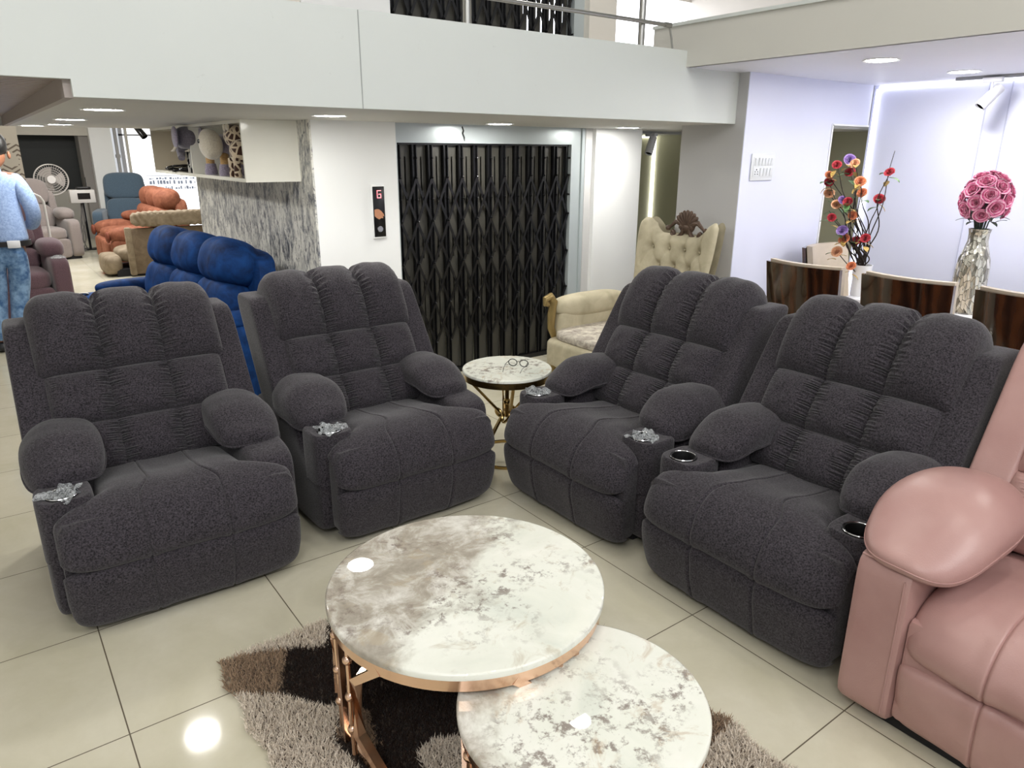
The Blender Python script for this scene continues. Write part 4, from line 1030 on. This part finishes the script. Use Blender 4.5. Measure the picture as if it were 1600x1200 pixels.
M['leafgreen'] = petal('leaf_green', '#33562a', '#5a8a45'); M['leafdark'] = petal('leaf_dark_green', '#16241b', '#2c4234'); M['leafgold'] = petal('leaf_gold', '#a8853a', '#d0b060')
M['stem'] = plain('dark_twig', '#231812', .6)
def leaf_geo(L, W):
    return grid(lambda u, v: (W*(v-.5)*2*sin(pi*min(.999, max(.001, u)))**.8, L*u, .12*L*sin(pi*u)+.2*W*abs(v-.5)*2), 9, 5)
def rosemesh(kind, R, seed): return mesh('rose', rose_geo(R, seed), ROSE[kind], angle=0)
def orient(d, p, s=1.0):
    q = Vector(d).normalized().to_track_quat('Z', 'Y').to_matrix().to_4x4(); return Matrix.Translation(p) @ q @ Matrix.Scale(s, 4)
def vase_profile(): return [(0, 0), (.088, 0), (.097, .01), (.092, .05), (.088, .16), (.086, .26), (.08, .31), (.062, .37), (.052, .41), (.052, .45), (.058, .48), (.05, .48), (.044, .42), (.05, .2), (0, .02)]
def mosaic():
    t = NT('silver_mirror_mosaic'); v = t.co(scale=(1, 1, .35)); vo = t.n('TexVoronoi', feature='F1'); vo.inputs['Scale'].default_value = 55; t.l(v, vo.inputs['Vector'])
    vb = t.n('TexVoronoi', feature='DISTANCE_TO_EDGE'); vb.inputs['Scale'].default_value = 55; t.l(v, vb.inputs['Vector'])
    c = t.ramp(vo.outputs['Color'], [(.15, '#8d8a80'), (.4, '#c9c5b8'), (.7, '#efece2')]); t.base(t.mix(t.math('LESS_THAN', vb.outputs['Distance'], .035), c, '#77736a'))
    t.set(Roughness=.16, Metallic=.75); t.bump(vo.outputs['Distance'], .5, .01); return t.m
M['mosaic'] = mosaic()
PV = (4.62, 1.765, .76)
tag(obj('vase', lathe(vase_profile(), 40), M['mosaic'], loc=PV), 'tall silver mosaic bottle vase holding pink roses', 'vase')
def bouquet():
    t = thing('rose_bouquet', 'bunch of pink roses in the silver mosaic vase', 'flowers', (PV[0], PV[1], PV[2]+.48)); r = random.Random(5)
    ms = [rosemesh('pink', .036, k) for k in range(4)]
    pts = []
    for k in range(26):
        a = k*2.399; q = (k+.5)/26; phi = math.acos(1-1.55*q); d = Vector((sin(phi)*cos(a), sin(phi)*sin(a), cos(phi)))
        pts.append((d, Vector((d.x*.125, d.y*.125, .155+d.z*.155))))
    st = []
    for k, (d, p) in enumerate(pts):
        o = obj('rose', ms[k % 4], parent=t); o.matrix_local = orient(d, p-d*.02, r.uniform(.95, 1.2))
        st.append(tube([(0, 0, -.14), (p.x*.3, p.y*.3, .04), tuple(p-d*.03)], .003, 5))
    obj('stem', join(*st), M['leafdark'], t)
    lv = leaf_geo(.07, .014)
    obj('leaf', join(*[xf(lv, Matrix.Translation((0, 0, r.uniform(.03, .12))) @ Matrix.Rotation(a, 4, 'Z') @ Matrix.Translation((0, .06, 0)) @ Matrix.Rotation(r.uniform(-.4, .7), 4, 'X')) for a in (2*pi*k/22 for k in range(22))]), M['leafdark'], t)
bouquet()
BV = (4.60, 2.40, .76)
tag(obj('vase', lathe([(0, 0), (.05, 0), (.052, .01), (.05, .1), (.06, .2), (.056, .2), (.046, .1), (0, .02)], 28), plain('white_ceramic', '#e9e9ec', .25), loc=BV), 'white vase holding the twig arrangement of mixed roses', 'vase')
def branches():
    t = thing('flower_arrangement', 'tall arrangement of red, orange and violet roses on curling dark twigs', 'flowers', (BV[0], BV[1], BV[2]+.1)); r = random.Random(21)
    kinds = ['red', 'orange', 'violet', 'peach', 'red', 'orange', 'peach']; ms = {k: rosemesh(k, .026, 3) for k in ROSE}
    lg = mesh('leaf', leaf_geo(.075, .02), M['leafgreen'], angle=0); lo = mesh('leaf', leaf_geo(.06, .017), M['leafgold'], angle=0)
    heads = [('red', .227, .712), ('violet', .193, .744), ('peach', .105, .722), ('red', .19, .666), ('orange', .292, .648), ('red', .295, .603), ('red', -.085, .673),
             ('orange', .05, .615), ('orange', .073, .544), ('peach', .306, .53), ('violet', .176, .496), ('peach', .22, .465), ('red', .111, .491), ('red', -.028, .51),
             ('red', .225, .383), ('orange', .089, .405), ('violet', .121, .309), ('orange', .121, .252), ('red', .067, .241), ('red', -.033, .275), ('peach', .144, .171), ('orange', .027, .093), ('red', .021, .03)]
    for k, (kd, hy, hz) in enumerate(heads):
        hx = -.03+r.uniform(-.07, .06); p = Vector((hx, hy, hz)); ph = r.uniform(0, 6)
        if hz > .36 or k in (18, 19):     # twigs rise from the vase mouth and curl
            n_ = 22; pts = []
            for i in range(n_+1):
                q = i/n_; e = q**1.5; am = .026*sin(pi*q)
                pts.append((hx*e+am*sin(8*q+ph), hy*e+am*sin(9*q+ph*1.7), .02+(hz-.02)*q))
            obj('twig', tube(pts, [.0052-.0026*i/n_ for i in range(n_+1)], 6), M['stem'], t)
        else: obj('twig', tube([(0, 0, .02), tuple(p*.6), tuple(p)], .003, 6), M['stem'], t)
        d = Vector((-.8+r.uniform(-.2, .2), r.uniform(-.6, .3)-.25, .55))
        o = obj('rose', ms[kd], parent=t); o.matrix_local = orient(d, p, r.uniform(.85, 1.15))
        for j in range(3):
            l = obj('leaf', lo if r.random() < .6 else lg, parent=t); l.matrix_local = Matrix.Translation(p-Vector((0, 0, .01+.02*j))) @ Matrix.Rotation(r.uniform(0, 6.3), 4, 'Z') @ Matrix.Rotation(r.uniform(-.9, .5), 4, 'X')
    for hy, hz in ((-.075, .78), (.30, .40)): obj('twig', tube([(.02+.02*sin(9*q), hy*q**1.4+.03*sin(8*q)*sin(pi*q), .02+hz*q) for q in (i/20 for i in range(21))], [.005-.003*i/20 for i in range(21)], 6), M['stem'], t)
branches()

# ------------------------------------------------------------------ the man seen from behind
def skin(name, joints, edges, mat, parent, sub=2, root=0):
    me = bpy.data.meshes.new(name); me.from_pydata([j[:3] for j in joints], edges, []); me.materials.append(mat)
    o = bpy.data.objects.new(name, me); COL.objects.link(o); o.parent = parent
    sk = o.modifiers.new('skin', 'SKIN'); sk.use_smooth_shade = True; sk.branch_smoothing = .6
    for i, j in enumerate(joints):
        rr = j[3]; me.skin_vertices[0].data[i].radius = rr if isinstance(rr, tuple) else (rr, rr)
        me.skin_vertices[0].data[i].use_root = (i == root)
    ss = o.modifiers.new('sub', 'SUBSURF'); ss.levels = sub; ss.render_levels = sub
    return o
def man():
    t = thing('person', 'person in a light blue shirt and blue jeans standing with back turned', 'person', (.205, 7.35, 0), math.radians(-6))
    sk = plain('skin', '#8a5c44', .5, var=.05)
    # body: pelvis, spine, neck, head, arms, legs
    J = [(0, 0, .95, (.15, .10)), (0, 0, 1.10, (.14, .10)), (0, 0, 1.28, (.17, .10)), (0, .0, 1.42, (.13, .09)), (0, -.01, 1.50, .055), (.055, .01, 1.57, .085), (.065, .02, 1.66, .08)]
    E = [(0, 1), (1, 2), (2, 3), (3, 4), (4, 5), (5, 6)]
    hands = []
    for s in (-1, 1):
        b = len(J); J += [(s*.17, 0, 1.42, .06), (s*.24, -.015, 1.15, .045), (s*.20, .17, 1.02, .036), (s*.12, .26, 1.03, .032)]
        E += [(3, b), (b, b+1), (b+1, b+2), (b+2, b+3)]
        hands.append((s, b+3))
        b = len(J); J += [(s*.09, 0, .88, .085), (s*.08-.04, .02, .50, .06), (s*.07-.09, -.02, .12, .042), (s*.07-.09, .05, .05, .036), (s*.07-.09, .14, .04, .03)]
        E += [(0, b), (b, b+1), (b+1, b+2), (b+2, b+3), (b+3, b+4)]
    for s, w_ in hands:
        p = J[w_]; b = len(J); J.append((p[0]-s*.05, p[1]+.04, p[2]+.01, (.035, .018))); E.append((w_, b))
        for k in range(4):
            b2 = len(J); y = p[1]+.03+.018*k; J += [(p[0]-s*.08, y+.03, p[2]+.015-.012*k, .0095), (p[0]-s*(.125-.008*abs(k-1.5)), y+.03, p[2]-.005-.012*k, .0085)]; E += [(b, b2), (b2, b2+1)]
        b2 = len(J); J += [(p[0]-s*.05, p[1]+.015, p[2]+.045, .011), (p[0]-s*.085, p[1]+.02, p[2]+.06, .009)]; E += [(b, b2), (b2, b2+1)]
    body = skin('body', J, E, sk, t)
    shirt = fabric('light_blue_cotton', '#7f96c0', '#9fb4d8', 60, .2, .4); jeans = fabric('blue_denim', '#3a5f8e', '#8fb0d4', 11, .15, .3)
    JS = [(0, 0, .885, (.2, .14)), (0, 0, .95, (.195, .13)), (0, 0, 1.08, (.185, .125)), (0, 0, 1.26, (.205, .13)), (0, .0, 1.40, (.16, .105)), (0, -.005, 1.475, (.075, .07))]; ES = [(0, 1), (1, 2), (2, 3), (3, 4), (4, 5)]
    for s in (-1, 1):
        b = len(JS); JS += [(s*.165, 0, 1.415, .082), (s*.235, -.02, 1.22, .066), (s*.245, -.01, 1.12, .062), (s*.22, .12, 1.04, .055), (s*.17, .2, 1.02, .046)]; ES += [(4, b), (b, b+1), (b+1, b+2), (b+2, b+3), (b+3, b+4)]
    skin('shirt', JS, ES, shirt, t)
    JP = [(0, 0, .98, (.168, .122)), (0, 0, .90, (.166, .125)), (0, 0, .83, (.16, .128))]; EP = [(0, 1), (1, 2)]
    for s in (-1, 1):
        b = len(JP); JP += [(s*.085-.01, 0, .74, .10), (s*.08-.04, .015, .50, .08), (s*.07-.07, -.01, .28, .066), (s*.07-.09, -.02, .085, .06)]; EP += [(2, b), (b, b+1), (b+1, b+2), (b+2, b+3)]
    skin('jeans', JP, EP, jeans, t)
    obj('belt', xf(lathe([(.178, -.022), (.186, -.02), (.186, .02), (.178, .022)], 40), Matrix.Translation((0, 0, .905)) @ Matrix.Diagonal((1.03, .74, 1, 1))), plain('dark_belt_leather', '#1d1a1c', .5), t)
    obj('tag_card', bx(.03, .12, -.148, -.140, .875, .935, .004), plain('white_tag', '#e6e6ea', .5), t, label='white tag at the back of the belt')
    obj('collar', xf(lathe([(.075, -.02), (.082, .0), (.078, .035), (.07, .035)], 30), Matrix.Translation((0, -.01, 1.475))), shirt, t)
    def hf(x, y, z): return (x, y-.012, z+.02-.05*max(0, y*8)*(z < 0))
    obj('hair', soft((.065, .0, 1.665), (.178, .20, .19), 2.2, 10, hf), plain('black_hair', '#0e0c0c', .5, bump=.6, bs=120), t)
    for s in (-1, 1):
        obj('ear', soft((.065+s*.088, .015, 1.60), (.025, .045, .06), 2.2, 6), sk, t)
        obj('shoe', soft((s*.07-.09, .06, .045), (.10, .27, .09), 3, 10, lambda x, y, z: (x*(1-.2*(y > .05)), y, z*(1-.25*smooth(0, .13, y)))), plain('dark_shoe', '#24262b', .4), t)
    f = obj('face', join(soft((.065, .108, 1.60), (.028, .035, .045), 2.2, 6), soft((.065, .092, 1.553), (.055, .02, .016), 2.2, 6)), sk, t)
    obj('eye', join(*[ball((.065+s*.032, .088, 1.63), .012, 8) for s in (-1, 1)]), M['blackplastic'], f)
man()
